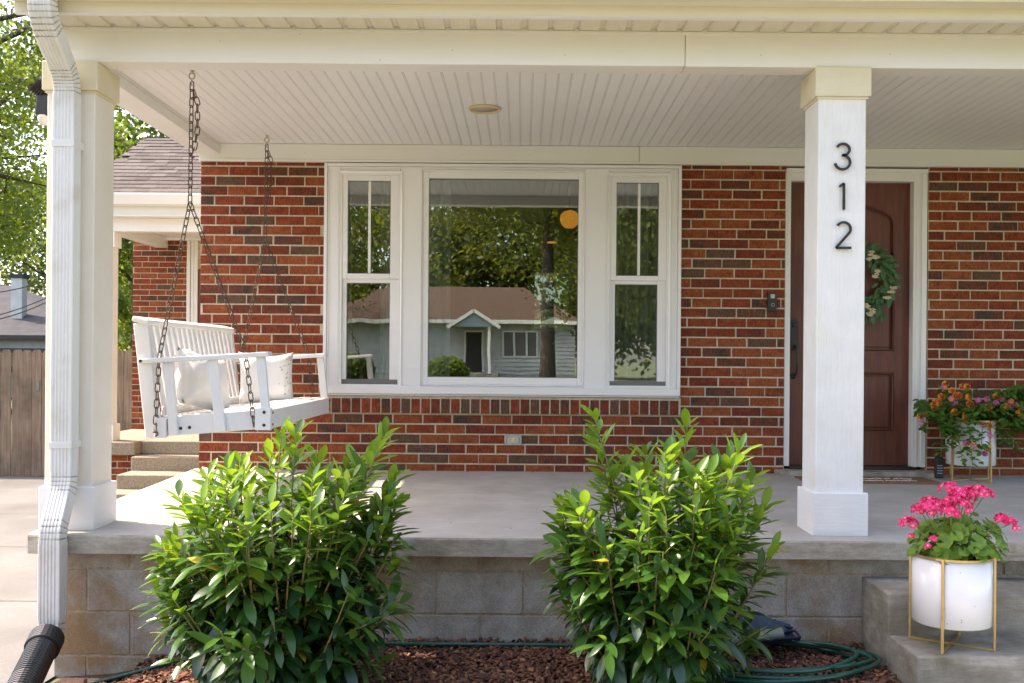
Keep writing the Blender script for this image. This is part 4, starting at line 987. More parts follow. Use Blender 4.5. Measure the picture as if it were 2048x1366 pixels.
# ------------------------------------------------------------------ laurel shrubs
lv = [leaf_geo(.135, .038, 6, .22, .20, .78), leaf_geo(.122, .035, 6, .3, .08, .78), leaf_geo(.142, .037, 6, .18, .36, .78), leaf_geo(.110, .037, 6, .35, .02, .78)]
lmats = lm_old + lm_new
lmesh = {}
for vi, (v, f) in enumerate(lv):
    for mi in range(5): lmesh[(vi, mi)] = MB().add(v, f).mesh('leaf', lmats[mi], smooth=True)
def shrub(label, base, W, D, H, tips, seed, nrand, shape):
    rg = random.Random(seed)
    t = thing('laurel_shrub', label, 'shrub', base, 'laurel shrubs in front of the porch')
    B = Vector(base); stems = MB(); items = []
    specs = []
    for (px, py, dY) in tips: specs.append((P(px, py, base[1]+dY-.06), 1.0, True))
    for k in range(nrand):
        a = rg.uniform(0, 2*math.pi); q = math.sqrt(rg.uniform(.02, 1)); hh = rg.random()
        # envelope: rounded column, denser outside
        h = H*(.16 + .80*hh)
        env = shape(hh)
        p = B + Vector((math.cos(a)*W/2*env*(.45+.55*q), math.sin(a)*D/2*env*(.45+.55*q), h))
        specs.append((p, .8+.3*rg.random(), False))
    for tip, sc, tall in specs:
        s0 = B + Vector((rg.uniform(-.10,.10), rg.uniform(-.08,.08), 0)); s0.z = gz(s0.x, s0.y)
        d = tip - s0; L = d.length
        mid = s0 + Vector((d.x*.55, d.y*.55, d.z*.42)) + Vector((rg.uniform(-.04,.04), rg.uniform(-.04,.04), 0))
        if d.z < .35: mid.z += .10
        n = 10; pts = [(s0*(1-u)**2 + mid*2*u*(1-u) + tip*u*u) for u in [i/n for i in range(n+1)]]
        young = tip.z > H*.70 + B.z or tall
        stems.tube(pts, [.0065*(1-u)+.0022 for u in [i/n for i in range(n+1)]], 5, mi=(0))
        cum = [0]
        for i in range(n): cum.append(cum[-1] + (pts[i+1]-pts[i]).length)
        tot = cum[-1]; s = tot*(.30 if not tall else .38); ang = rg.uniform(0, 6.28)
        while s < tot:
            i = max(j for j in range(n) if cum[j] <= s+1e-9); u = (s-cum[i])/max(1e-6, cum[i+1]-cum[i]); p = pts[i]*(1-u)+pts[i+1]*u
            tg = (pts[i+1]-pts[i]).normalized(); frac = (s-tot*.3)/(tot*.7)
            ang += 2.4 + rg.uniform(-.3,.3)
            side = tg.cross(Vector((0,0,1)));
            if side.length < .05: side = Vector((1,0,0))
            side.normalize(); o2 = tg.cross(side); rad = side*math.cos(ang)+o2*math.sin(ang)
            up = (.12 if not tall else .45) + .75*frac*frac*frac + rg.uniform(-.2,.2)
            if not young and frac < .75: up -= .22
            dirv = (rad + tg*up).normalized()
            out = Vector((p.x-B.x, p.y-B.y, 0)); dirv = (dirv + out*.45/max(.25, W/2) + Vector((0,0,-.18 if not young else .02))).normalized()
            near = frac > .80
            if young and near: mi = 2 if rg.random() < .75 else 3
            elif young and frac > .5: mi = 3 if rg.random() < .55 else 1
            elif frac > .8: mi = rg.choice((1,3,3,1))
            else: mi = 0 if rg.random() < .60 else 1
            size = sc*(1.0 - .35*max(0, frac-.75)*4*.6) * rg.uniform(.68,1.28)
            if rg.random() < .005: mi = 4
            vi = 3 if (near and young) else rg.choice((0,0,1,2))
            upv = (tg*.6 + Vector((0,0,1)) + Vector((rg.uniform(-.35,.35), rg.uniform(-.35,.35), 0)))
            M = Matrix.Translation(p) @ frame_x(dirv, upv) @ Matrix.Diagonal((size, size*rg.uniform(.9,1.15), size, 1))
            if p.z > gz(p.x,p.y) + .03: items.append((vi, M, mi))
            s += ((.0195 if frac < .85 else .0125) if not tall else .021 if frac < .92 else .011)*rg.uniform(.8,1.2)
    stems.build('stem', m_stem, t, smooth=True, fixn=False)
    items.sort(key=lambda it: (it[1] @ Vector((.06,0,0))).y)
    vis_ = [it for it in items if it[1].translation.z > .25 + B.z]
    big = set(id(it) for it in vis_[:290])
    for it in vis_[:290]: inst(lmesh[(it[0], it[2])], 'leaf', t, it[1])
    join_leaves('leaves', [it for it in items if id(it) not in big], lv, lmats, t)
    print('shrub leaves', len(items))
    return t
shapeL = lambda h: (.86 + .45*h - .50*h*h) if h < .8 else .90 - (h-.8)*1.0
shrub('dark green laurel shrub before the porch below the swing', (P(560,1330,3.98).x, 3.98, gz(-1.0,3.98)), 1.01, .90, .96,
      [(795,1010,.1),(790,950,.15),(790,1120,.05),(315,1180,0),(325,1240,0),(563,866,.05),(590,870,-.02),(768,868,.05),(745,905,.12),(455,935,-.08),(480,925,.05),(625,960,-.25),(640,950,.1),(700,950,.15),(540,915,.15),(775,985,.15),(405,1000,-.1),(500,990,.1),(590,905,.2),(690,985,-.15),(350,1085,-.1),(340,1110,0),(430,1060,-.25)], 11, 118, shapeL)
shrub('laurel shrub with the taller upright shoots before the porch right of the power outlet', (P(1318,1330,3.98).x, 3.98, 0), .90, .90, 1.0,
      [(1188,832,.05),(1195,885,.12),(1375,848,.1),(1345,895,0),(1480,900,-.15),(1465,915,-.05),(1330,905,-.2),(1250,930,.1),(1420,930,.1),(1300,1000,-.3),(1410,1055,-.28),(1255,990,.05),(1530,1010,.1),(1545,1100,0),(1140,1000,.05),(1120,1050,.1),(1215,1095,-.25),(1290,905,.15),(1500,960,.1)], 23, 108, shapeL)

# ------------------------------------------------------------------ mulch chips (uncountable)
def mulch(n, seed):
    r = np.random.default_rng(seed); V = []; F = []; MI = []
    cube = np.array([(-1,-1,-1),(1,-1,-1),(1,1,-1),(-1,1,-1),(-1,-1,1),(1,-1,1),(1,1,1),(-1,1,1)], float)
    cf = np.array([(0,3,2,1),(4,5,6,7),(0,1,5,4),(1,2,6,5),(2,3,7,6),(3,0,4,7)])
    for i in range(n):
        x = r.uniform(-1.98, 1.57); y = r.uniform(3.25, 4.635)
        if x < -1.75 and y > 4.45: continue
        L = r.uniform(.006,.019); W = L*r.uniform(.3,.65); H = r.uniform(.0015,.004)
        a, b, c = r.uniform(0,6.28), r.normal(0,.35), r.normal(0,.35)
        M = np.array(Euler((b, c, a)).to_matrix())
        v = cube*np.array([L,W,H])*(1+r.normal(0,.18,(8,3)))
        edge = max(0, 1-abs(y-4.63)/.08)*.015
        v = v @ M.T + np.array([x, y, gz(x,y)+.020+r.uniform(0,.016)+edge])
        V.append(v); F.append(cf+8*len(F)); MI.append(np.full(6, r.choice([0,1,2,3], p=[.50,.36,.12,.02])))
    me = np_mesh('mulch', np.concatenate(V), np.concatenate(F), 4, m_mulch, np.concatenate(MI))
    o = bpy.data.objects.new('mulch', me); C.objects.link(o); tag(o, 'red brown bark mulch under the shrubs along the porch foundation', 'mulch', kind='stuff')
mulch(21000, 5)

# ------------------------------------------------------------------ hose
def smooth_path(pts, n=8):
    pts = [Vector(p) for p in pts]; out = []
    for i in range(len(pts)-1):
        p0 = pts[max(0,i-1)]; p1 = pts[i]; p2 = pts[i+1]; p3 = pts[min(len(pts)-1,i+2)]
        for k in range(n):
            t = k/n; out.append(.5*((2*p1) + (p2-p0)*t + (2*p0-5*p1+4*p2-p3)*t*t + (3*p1-3*p2+p3-p0)*t**3))
    out.append(pts[-1]); return out
hp = []
for px, py, Y in ((30,1368,4.27),(95,1356,4.30),(180,1353,4.36),(270,1341,4.42),(380,1325,4.49),(500,1312,4.55),(650,1301,4.58),(790,1301,4.56),(960,1304,4.56),(1130,1305,4.56),(1300,1305,4.55),(1430,1305,4.54)):
    p = P(px, py, Y); hp.append((p.x, Y, gz(p.x,Y)+.045))
ccx, ccy = 1.04, 4.40
for k in range(0, 50):
    a = R(115 - k*30); rr = (.44, .31) if k < 12 else ((.50,.28) if k < 24 else ((.465,.24) if k < 36 else (.40,.27)))
    j = .012*math.sin(k*2.1)
    hp.append((ccx + (rr[0]+j)*math.cos(a), ccy -.075 + (rr[1]+j)*math.sin(a)*.9, .05 + .012*(k//12) + .006*math.sin(k*1.3)))
ho = MB().tube(smooth_path(hp, 5), .0095, 8).build('garden_hose', m_hose, smooth=True, fixn=False)
tag(ho, 'green garden hose running along the foundation and coiled beside the steps', 'garden hose')
# hose nozzle / reel tray
t = thing('hose_holder', 'navy plastic hose holder with a grey roller lying on the hose coil', 'hose holder', (1.0, 4.5, .05))
A = P(1500,1300,4.42); B_ = P(1632,1283,4.42); up = .0
tr = MB(); n = 10; lo1 = []; lo2 = []; lo3 = []; lo4 = []
for i in range(n+1):
    s = i/n; x = .93 + .30*s; z = .085 + .035*s
    h = .085*(1 - .8*max(0, s-.45)/.55) + .012
    lo1.append((x, 4.40, z)); lo2.append((x, 4.52, z)); lo3.append((x, 4.555, z + h)); lo4.append((x, 4.375, z+.02))
tr.ring([lo4, lo1, lo2, lo3], wrap=False, cap=False)
tr.ring([[(x,y+.004,z-.005) for x,y,z in l] for l in (lo4, lo1, lo2, lo3)][::-1], wrap=False, cap=False)
tr.build('tray', m_blue, t, smooth=False, fixn=False)
MB().tube([(.86,4.43,.105),(1.16,4.43,.142),(1.165,4.43,.1425)], [.026,.026,.018], 16).build('roller', m_greyp, t, smooth=False)
MB().tube([(1.19,4.52,.12),(1.235,4.50,.135),(1.235,4.42,.13),(1.19,4.385,.12)], .007, 6).tube([(.93,4.555,.18),(1.05,4.556,.185),(1.12,4.556,.17),(1.19,4.55,.145),(1.235,4.53,.14)], .006, 6).build('rim', m_blue, t, smooth=True)

# ------------------------------------------------------------------ geranium
def floret(rg, s, petals=5):
    v = []; f = []
    for k in range(petals):
        a = 2*math.pi*k/petals + rg.uniform(-.1,.1); d = Vector((math.cos(a), math.sin(a), 0)); w = Vector((-d.y, d.x, 0))
        up = rg.uniform(.15,.5)
        b = len(v); v += [d*.15*s, d*.65*s + w*.42*s + Vector((0,0,up*s*.5)), d*1.05*s + Vector((0,0,up*s*.6)), d*.65*s - w*.42*s + Vector((0,0,up*s*.5))]
        f.append((b, b+1, b+2, b+3))
    return v, f
def flower_head(name, parent, c, R_, ns, mats, seed, s=.011, flat=.7, centre=None):
    rg = random.Random(seed); mb = MB()
    for k in range(ns):
        z = rg.uniform(-.2, 1); a = rg.uniform(0, 6.28); q = math.sqrt(max(0, 1-z*z)); n = Vector((q*math.cos(a), q*math.sin(a), z))
        p = Vector(c) + Vector((n.x*R_, n.y*R_, n.z*R_*flat)); M = Matrix.Translation(p) @ Vector((0,0,1)).rotation_difference(n + Vector((rg.uniform(-.3,.3),)*3)).to_matrix().to_4x4()
        v, f = floret(rg, s*rg.uniform(.85,1.15)); mi = 0
        if centre is not None: mi = centre(n, rg)
        mb.add([M @ Vector(x) for x in v], f, mi)
        if len(mats) > 1 and centre is None:
            v2, f2 = floret(rg, s*.42, 4); mb.add([M @ (Vector(x)+Vector((0,0,.001))) for x in v2], f2, 1)
    return mb.build(name, mats, parent, fixn=False)
gc = Vector((1.795, 4.165, ZST2+.365))
ger = thing('geranium', 'geranium with bright pink blossom clusters growing in the planter on the steps', 'plant', gc, 'flowering plants in the planters')
rg = random.Random(31)
gv, gf = [], []
def round_leaf(r, n=11, cup=.25):
    v = [(0,0,0)]; f = []
    for ring_, rr in ((0,.55),(1,1.0)):
        for k in range(n):
            a = R(20) + (2*math.pi-R(40))*k/(n-1); w = 1+.09*math.sin(a*7)*(ring_)
            v.append((r*rr*w*math.cos(a)*1.0 , r*rr*w*math.sin(a), r*cup*rr*rr + .05*r*math.sin(a*5)*ring_))
    for k in range(n-1):
        f.append((0, 1+k, 2+k)); f.append((1+k, 1+n+k, 2+n+k, 2+k))
    return v, f
glm = [MB().add(*round_leaf(.030, cup=c)).mesh('leaf', lm_ger, smooth=True) for c in (.2,.35,-.15)]
gst = MB()
for k in range(170):
    a = rg.uniform(0, 6.28); q = math.sqrt(rg.uniform(.05,1)); h = rg.uniform(-.02, .15)*(1.15-q*.5)
    if q > .8: h -= rg.uniform(0,.04)
    p = gc + Vector((math.cos(a)*.185*q, math.sin(a)*.15*q, h + .03)) + Vector((.03,0,0))
    if math.hypot(p.x-gc.x, p.y-gc.y) < .16: p.z = max(p.z, gc.z+.015)
    else: p.z = max(p.z, gc.z-.01) if k % 4 else p.z
    nrm = Vector((math.cos(a)*q, math.sin(a)*q - .35, .9 + rg.uniform(-.3,.3)))
    M = Matrix.Translation(p) @ Vector((0,0,1)).rotation_difference(nrm).to_matrix().to_4x4() @ Matrix.Rotation(rg.uniform(0,6.28),4,'Z') @ Matrix.Scale(rg.uniform(.6,1.15),4)
    inst(rg.choice(glm), 'leaf', ger, M)
    if k % 4 == 0: gst.tube([gc + Vector((rg.uniform(-.05,.05), rg.uniform(-.05,.05), -.02)), (gc+p)/2 + Vector((0,0,.02)), p], .0022, 5)
heads = [(1918,990,4.10),(1935,998,4.16),(1960,985,4.12),(1890,1012,4.16),(1842,1020,4.12),(1897,978,4.14),(1942,985,4.13),(1905,1003,4.08),(1925,1012,4.06),(1852,1022,4.06),(1872,1012,4.12),(1817,1048,4.08),(1902,1027,4.04),(1860,1006,4.2),(2003,1037,4.10),(2020,1045,4.08),(1968,990,4.18)]
for i, (px, py, Y) in enumerate(heads):
    c = P(px, py, Y); flower_head('flower_head', ger, c, .034 if i not in (14,15) else .020, 26, [m_pink, m_pinkc], 50+i, .0145)
    gst.tube([gc + Vector((rg.uniform(-.04,.04), rg.uniform(-.04,.04), 0)), (gc+c)/2 + Vector((rg.uniform(-.02,.02),0,.01)), c - Vector((0,0,.005))], .0022, 5)
for i, (px, py, Y) in enumerate(((1825,1072,4.05),(1866,1078,4.02),(1856,1093,4.01),(2033,1057,4.05),(1938,1022,4.03))):
    flower_head('flower_head', ger, P(px,py,Y), .010, 6, [m_pink, m_pinkc], 80+i, .012)
gst.build('stem', m_gstem, ger, smooth=True, fixn=False)

# ------------------------------------------------------------------ lantana
lc_ = Vector((PX(1941,6.6,900), 6.6, zp2+.39))
lan = thing('lantana', 'bushy trailing plant with orange and magenta blossoms in the planter beside the door', 'plant', lc_, 'flowering plants in the planters')
rg = random.Random(77); sv_ = [leaf_geo(.052,.030,3,.25,.3,.8), leaf_geo(.044,.025,3,.3,.5,.8)]
items = []; lst = MB()
def lan_pt():
    while True:
        px = rg.uniform(1838, 2150); c_ = rg.random()
        top = 792 + 22*math.sin(px*.03) + (30 if px < 1880 else 0); bot = 860 + 20*math.sin(px*.05)
        py = rg.uniform(top, bot-10); Y = 6.6 + rg.gauss(0,.11)
        if px > 1990 and py > 860: continue
        return P(px, py, max(6.3, min(6.80, Y)))
vines = [((1915,860,6.46),(1925,925,6.42)),((1940,860,6.45),(1945,930,6.41)),((1965,850,6.45),(1962,905,6.42)),((1890,850,6.5),(1880,905,6.5)),((1862,820,6.5),(1843,865,6.5)),((1985,850,6.5),(2010,880,6.48)),((2010,860,6.5),(2048,905,6.5)),((1900,850,6.44),(1905,890,6.42)),((2080,860,6.5),(2090,930,6.45)),((2048,800,6.6),(2035,775,6.6)),((2000,800,6.6),(1995,780,6.6)),((1895,800,6.6),(1885,775,6.6)),((1930,800,6.6),(1932,778,6.6))]
def leafpair(p, tg):
    for s_ in (0, 3.14):
        a = rg.uniform(0,6.28)+s_; d = Vector((math.cos(a), math.sin(a)-.3, rg.uniform(-.4,.5)))
        M = Matrix.Translation(p) @ frame_x(d, Vector((rg.uniform(-.4,.4), -.5, 1))) @ Matrix.Scale(rg.uniform(.7,1.25),4)
        items.append((rg.choice((0,1)), M, 0))
for k in range(1500): leafpair(lan_pt(), None)
for a, b in vines:
    a = P(*a); b = P(*b); path = [lc_ + (a-lc_)*u + Vector((0,0,.06*math.sin(3.14*u))) for u in (.2,.5,1)] + [a + (b-a)*u for u in (.5,1)]
    lst.tube(path, .002, 5)
    for k in range(13):
        u = k/12; p = a + (b-a)*u + Vector((rg.gauss(0,.018), rg.gauss(0,.012), 0)); leafpair(p, None)
join_leaves('leaves', items, sv_, [lm_lan], lan)
for k in range(30): q = lan_pt(); lst.tube([lc_ + Vector((rg.uniform(-.08,.08), rg.uniform(-.08,.08), -.02)), (lc_+q)/2 + Vector((0,0,.02)), q], .002, 5)
lst.build('stem', m_gstem, lan, smooth=True, fixn=False)
fl_ = [(1891,768,0),(1925,774,0),(1934,774,0),(1904,781,0),(1912,791,0),(1918,791,0),(1883,793,0),(1871,803,0),(1868,808,0),(1877,805,0),(1869,816,0),(1938,794,0),(1940,808,0),(1909,824,0),(1932,830,0),(1930,838,0),(1993,792,0),(1992,806,1),(1978,818,0),(1977,814,0),(2005,798,1),(2022,803,1),(2025,812,1),(2014,813,0),(2038,826,0),(2043,823,0),(1841,832,0),(1852,829,1),(1843,846,1),(1908,805,1),(1903,798,1),(1974,799,1),(1980,853,0),(1967,849,1),(1911,878,0),(1947,892,0),(1933,887,1),(1975,896,0),(1980,871,1),(1888,774,1),(1970,907,1),(2070,800,0),(2080,820,1),(2060,790,1),(1957,801,1),(2034,810,1)]
def cen_o(n, rg): return 1 if n.z > .75 and rg.random() < .75 else 0
for i, (px, py, k) in enumerate(fl_):
    c = P(px, py, 6.42 + rg.uniform(-.04,.03)); 
    Rh = .020 if k == 0 else .016
    mb = MB(); r2 = random.Random(i)
    for q in range(24):
        zq = r2.uniform(-.1,1); a = r2.uniform(0,6.28); qq = math.sqrt(1-zq*zq); n = Vector((qq*math.cos(a), -max(.15,zq), qq*math.sin(a)))
        M = Matrix.Translation(c + Vector((n.x*Rh, n.y*Rh*.6, n.z*Rh))) @ Vector((0,0,1)).rotation_difference(n).to_matrix().to_4x4()
        v, f = floret(r2, .0092, 4); mi = (1 if zq > .72 else 0)
        mb.add([M @ Vector(x) for x in v], f, mi)
    mats_ = [m_orange, m_ored] if k == 0 else [m_mag, m_orange if i % 3 == 0 else m_mag]
    mb.build('flower_head', mats_, lan, fixn=False)

# ------------------------------------------------------------------ wreath on the door
wc = P(1712, 563, YD-.03); wr = thing('wreath', 'green leaf wreath with small cream blossoms hanging on the front door', 'wreath', wc)
rg = random.Random(9); RW = .205
MB().tube([(wc.x+RW*math.cos(a), wc.y, wc.z+RW*math.sin(a)) for a in [2*math.pi*i/40 for i in range(40)]], .016, 8, closed=True).build('hoop', m_stem, wr, smooth=True)
wlm = [MB().add(*leaf_geo(.085,.032,4,.3,.25,.75)).mesh('leaf', lm_wr, smooth=True), MB().add(*leaf_geo(.065,.026,4,.3,.4,.75)).mesh('leaf', lm_wr, smooth=True)]
for k in range(270):
    a = 2*math.pi*k/270 + rg.uniform(-.05,.05); p = wc + Vector((RW*math.cos(a), -.01, RW*math.sin(a))) + Vector((rg.gauss(0,.024), rg.uniform(-.04,.0), rg.gauss(0,.024)))
    tg = Vector((math.sin(a), 0, -math.cos(a))); rad = Vector((math.cos(a), 0, math.sin(a)))*rg.choice((1,1,-1,.3)) ; d = tg*rg.uniform(.2,1) + rad*rg.uniform(.2,1) + Vector((0,-rg.uniform(.1,.7),0))
    inst(rg.choice(wlm), 'leaf', wr, Matrix.Translation(p) @ frame_x(d, (rg.uniform(-.3,.3),-1,.3)) @ Matrix.Scale(rg.uniform(.75,1.35),4))
for (px, py) in ((1742,508),(1750,515),(1738,518),(1755,545),(1750,552),(1786,575),(1780,584),(1775,592),(1736,612),(1746,625),(1740,628)):
    mb = MB(); c = P(px, py, YD-.12)
    for k in range(4):
        v, f = floret(rg, .021, 5); M = Matrix.Translation(c + Vector((rg.gauss(0,.008),rg.gauss(0,.004),rg.gauss(0,.008)))) @ Matrix.Rotation(R(90+rg.uniform(-40,40)),4,'X') @ Matrix.Rotation(rg.uniform(-.6,.6),4,'Y')
        mb.add([M @ Vector((x[0], x[1]*.5, x[2])) for x in v], f)
    mb.build('blossom', m_cream, wr, fixn=False)

# ------------------------------------------------------------------ side wing with stoop
wing = thing('side_wing', 'brick side entrance wing with brown shingled roof and white eave behind the swing', 'building', (-3.6, 12.2, -.35))
WY = 12.1; wx0, wx1 = PX(265, WY, 660), -2.06
zl = ZC - .89
wwl = MB().box(wx0, wx1, WY+.006, WY+.2, -.5, 2.79).box(wx0, wx0+.2, WY+.2, 14.5, -.5, 2.55).build('wall', m_mortar, wing)
rg = random.Random(12)
wdx = PX(373, WY, 660)
b2 = lay(wx0-.003, wdx, zl+.03, 44, [], WY, rg, zl, 2.78)
WT2 = [1]*8+[0]*6+[2]*2+[3]*1+[4]*2
place_bricks(b2, wwl, rg, 300, None, WT2)
MB().box(wdx+.002, wdx+.045, WY-.02, WY+.01, zl, 2.76).box(wdx+.05, wdx+.085, WY-.012, WY+.01, zl, 2.759).box(wdx+.09, wdx+.135, WY-.018, WY+.01, zl, 2.758).build('door_casing', m_paint, wing, bevel=.003)
MB().box(wdx+.136, wdx+1.0, WY-.005, WY+.01, zl, 2.4).build('door', m_door, wing)
# landing, brick base, steps
MB().box(-4.72, -3.97, 10.25, WY+.005, zl-.135, zl).box(-3.9695, XL-.005, 10.43, WY+.0045, zl-.14, zl-.0008).build('landing', m_agg, wing, bevel=.008)
bs = MB().box(-4.68, -3.98, 10.34, 12.0, -.5, zl-.136).build('landing_base', m_mortar, wing)
b3 = lay(-4.685, -3.975, zl-.136-.038-6*COURSE, 7, [], 10.333, rg, -.4, zl-.14)
place_bricks(b3, bs, rg, 300, None, WT2)
for i, (y0, zt_) in enumerate(((10.15, ZC-1.03), (9.79, ZC-1.17), (9.45, ZC-1.31), (9.12, ZC-1.45))):
    MB().box(-3.968+.001*i, XL-.004, y0, (10.429, 10.149, 9.789, 9.449)[i], -.5, zt_).build('step', m_agg, wing, bevel=.008)
# canopy: beam, soffit, gutter, post
ze_ = P(300, 388, 10.2).z
ea = 10.2
MB().box(-4.62, XL, ea+.06, ea+.09, P(300,432,ea).z, ze_).build('fascia', m_paint, wing)
gprof = [(ea, ze_), (ea-.10, ze_), (ea-.10, ze_-.02), (ea-.075, ze_-.07), (ea-.055, ze_-.11), (ea+.05, ze_-.12), (ea+.06, ze_)]
MB().prismx(gprof, -4.66, XL).build('gutter', m_winfr, wing)
zsf = P(300,433,10.25).z
MB().box(-4.6, XL, ea+.02, WY, zsf, zsf+.01).build('soffit', m_paint, wing)
zbb = P(300, 452, 10.3).z
MB().box(-4.45, XL, 10.36, 10.50, zsf-.14, zsf-.001).box(-4.45, -4.30, 10.50, WY, zsf-.12, zsf-.002).build('beam', m_paint, wing, bevel=.003)
MB().box(-4.2995, XL, WY-.08, WY-.021, zsf-.035, zsf-.002).build('rear_trim', m_paint, wing)
pxr = PX(232, 10.45, 600)
MB().box(pxr-.16, pxr-.012, 10.38, 10.53, zl, zsf-.14).build('post', m_paint, wing)
MB().box(pxr-.185, pxr+.014, 10.36, 10.55, zl+.0005, zl+.17).build('post_base', m_paint, wing)
MB().box(pxr-.185, pxr+.014, 10.36, 10.55, zsf-.30, zsf-.142).build('post_capital', m_paint, wing)
# roof slope + shingles
rz0 = ze_ + .004; RYr = 11.8; rzr = P(300, 276, RYr).z; RLx0, RLx1 = -4.56, PX(290, RYr, 276)
th = math.atan2(rzr-rz0, RYr-(ea-.06)); slen = math.hypot(rzr-rz0, RYr-(ea-.06))
MB().add([(RLx0, ea-.06, rz0-.012), (-1.9, ea-.06, rz0-.012), (-1.9, RYr, rzr-.012), (RLx1, RYr, rzr-.012), (RLx1, 14.6, rz0), (-1.9, 14.6, rz0)], [(0,1,2,3),(3,2,5,4)]).build('roof_deck', m_nroof, wing, fixn=False)
ro = MB().add([(RLx0+.0, ea-.06, rz0-.2), (RLx1, RYr, rzr-.15), (RLx1, 14.6, rz0-.2), (RLx1,12.2,1.8), (RLx0,ea,rz0-.2)], [(0,1,2)]).build('gable', m_paint, wing, fixn=False)
nrow = 16; rp_ = slen/nrow
shm = []
for mi, m in enumerate(m_shin):
    w, l, h = .148, rp_*1.18, .010
    v = [(-w/2,0,0),(w/2,0,0),(w/2,l,-.004),(-w/2,l,-.004),(-w/2,0,h),(w/2,0,h),(w/2,l,.002),(-w/2,l,.002)]
    shm.append(MB().add(v, [(0,3,2,1),(4,5,6,7),(0,1,5,4),(1,2,6,5),(2,3,7,6),(3,0,4,7)]).mesh('shingle', m))
shin_o = MB().box(RLx1, -1.9, RYr-.02, RYr+.10, rzr-.004, rzr+.008).build('ridge_cap', m_shin[0], wing)
for r_ in range(nrow):
    y = ea-.06 + math.cos(th)*rp_*r_; z = rz0 + math.sin(th)*rp_*r_; xl = RLx0 + (RLx1-RLx0)*r_/nrow
    x = xl + .075 + rg.uniform(0,.12)*(r_%2)
    while x < -3.02:
        inst(rg.choice([shm[0],shm[0],shm[1],shm[2]]), 'shingle', wing, Matrix.Translation((x, y, z+rg.uniform(0,.003))) @ Matrix.Rotation(th,4,'X')); x += .150
MB().add([(-3.09, ea-.06, rz0+.004), (-1.9, ea-.06, rz0+.004), (-1.9, RYr, rzr+.004), (-3.09, RYr, rzr+.004)], [(0,1,2,3)]).build('roof', m_shin[0], wing, fixn=False)

# ------------------------------------------------------------------ fence
FY = 14.0
fen = thing('wooden_fence', 'weathered brown picket fence with rounded tops across the driveway end', 'fence', (-7.5, FY, drv(FY)))
rg = random.Random(5)
def picket_mesh():
    w, t_ = .1365, .018; h = 1.0; pr = [(-w/2,0),(w/2,0),(w/2,h-.035),(w/2-.012,h-.012),(w/2-.035,h),(-w/2+.035,h),(-w/2+.012,h-.012),(-w/2,h-.035)]
    return MB().ring([[(x, 0, z) for x, z in pr], [(x, t_, z) for x, z in pr]]).mesh('picket', m_fence)
pk = picket_mesh(); zf0 = drv(FY)-.02; hF = P(50,700,FY).z - zf0
x = -11.5
while x < -5.1:
    inst(pk, 'picket', fen, Matrix.Translation((x, FY+rg.uniform(-.003,.003), zf0+rg.uniform(-.008,.008))) @ Matrix.Rotation(R(rg.uniform(-.4,.4)),4,'Y') @ Matrix.Diagonal((1,1,hF+rg.uniform(-.01,.01),1))); x += .1425
MB().box(-11.6, -5.1, FY-.012, FY-.003, zf0-.02, zf0+.05).build('kick_board', m_bark, fen)
for z in (.25, .9, 1.5): MB().box(-11.6, -5.1, FY+.022, FY+.06, zf0+z, zf0+z+.09).build('rail', m_fence, fen)
lt = P(76, 770, FY-.01); MB().box(lt.x-.025, lt.x+.02, FY-.02, FY-.004, lt.z-.08, lt.z+.06).build('latch', m_greyp, fen, bevel=.004)

# ------------------------------------------------------------------ neighbour house at left
NY = 40.0
nh = thing('neighbour_house', 'white house with charcoal hip roof and tall chimney beyond the fence', 'house', (-24, NY+4, -.4))
e0 = P(0, 672, NY).z; x1_ = PX(150, NY, 680)
MB().box(-33, x1_-.4, NY+.5, NY+9, -.6, e0).build('wall', m_siding, nh)
rzt = P(20, 571, NY+5).z
MB().add([(-34, NY, e0), (x1_, NY, e0), (x1_, NY+10, e0), (-34, NY+10, e0), (-34, NY+5, rzt), (PX(24, NY+5, 571), NY+5, rzt)], [(0,1,5,4),(1,2,5),(2,3,4,5),(3,0,4),(0,3,2,1)]).build('roof', m_nroof, nh)
MB().box(-34.1, x1_+.1, NY-.12, NY-.002, e0-.12, e0+.04).build('gutter', m_black, nh)
MB().box(-33, x1_+1.2, NY-2.0, NY+.4, P(0,700,NY-2).z-.1, P(0,696,NY-2).z).build('lower_roof', m_nroof, nh)
c0, c1 = P(22, 560, NY+1.6), P(44, 560, NY+1.6)
MB().box(c0.x, c1.x, NY+1.6, NY+2.04, 2.0, P(30,556,NY+1.6).z).build('chimney', m_siding, nh)
MB().box(c0.x-.05, c1.x+.05, NY+1.55, NY+2.1, P(30,556,NY+1.6).z, P(30,548,NY+1.6).z).build('chimney_cap', m_nroof, nh)
wr_ = MB()
for (a, b) in (((-40,640,30),(110,588,34)), ((-40,648,22),(110,596,30)), ((-40,590,30),(110,556,34))):
    A_ = P(*a); B2 = P(*b); wr_.tube([A_ + (B2-A_)*u - Vector((0,0,.25*math.sin(3.14*u)*.3)) for u in [i/6 for i in range(7)]], .018, 5)
tag(wr_.build('utility_wire', m_black, fixn=False), 'thin dark utility wires sloping in front of the white chimney', 'utility wire')

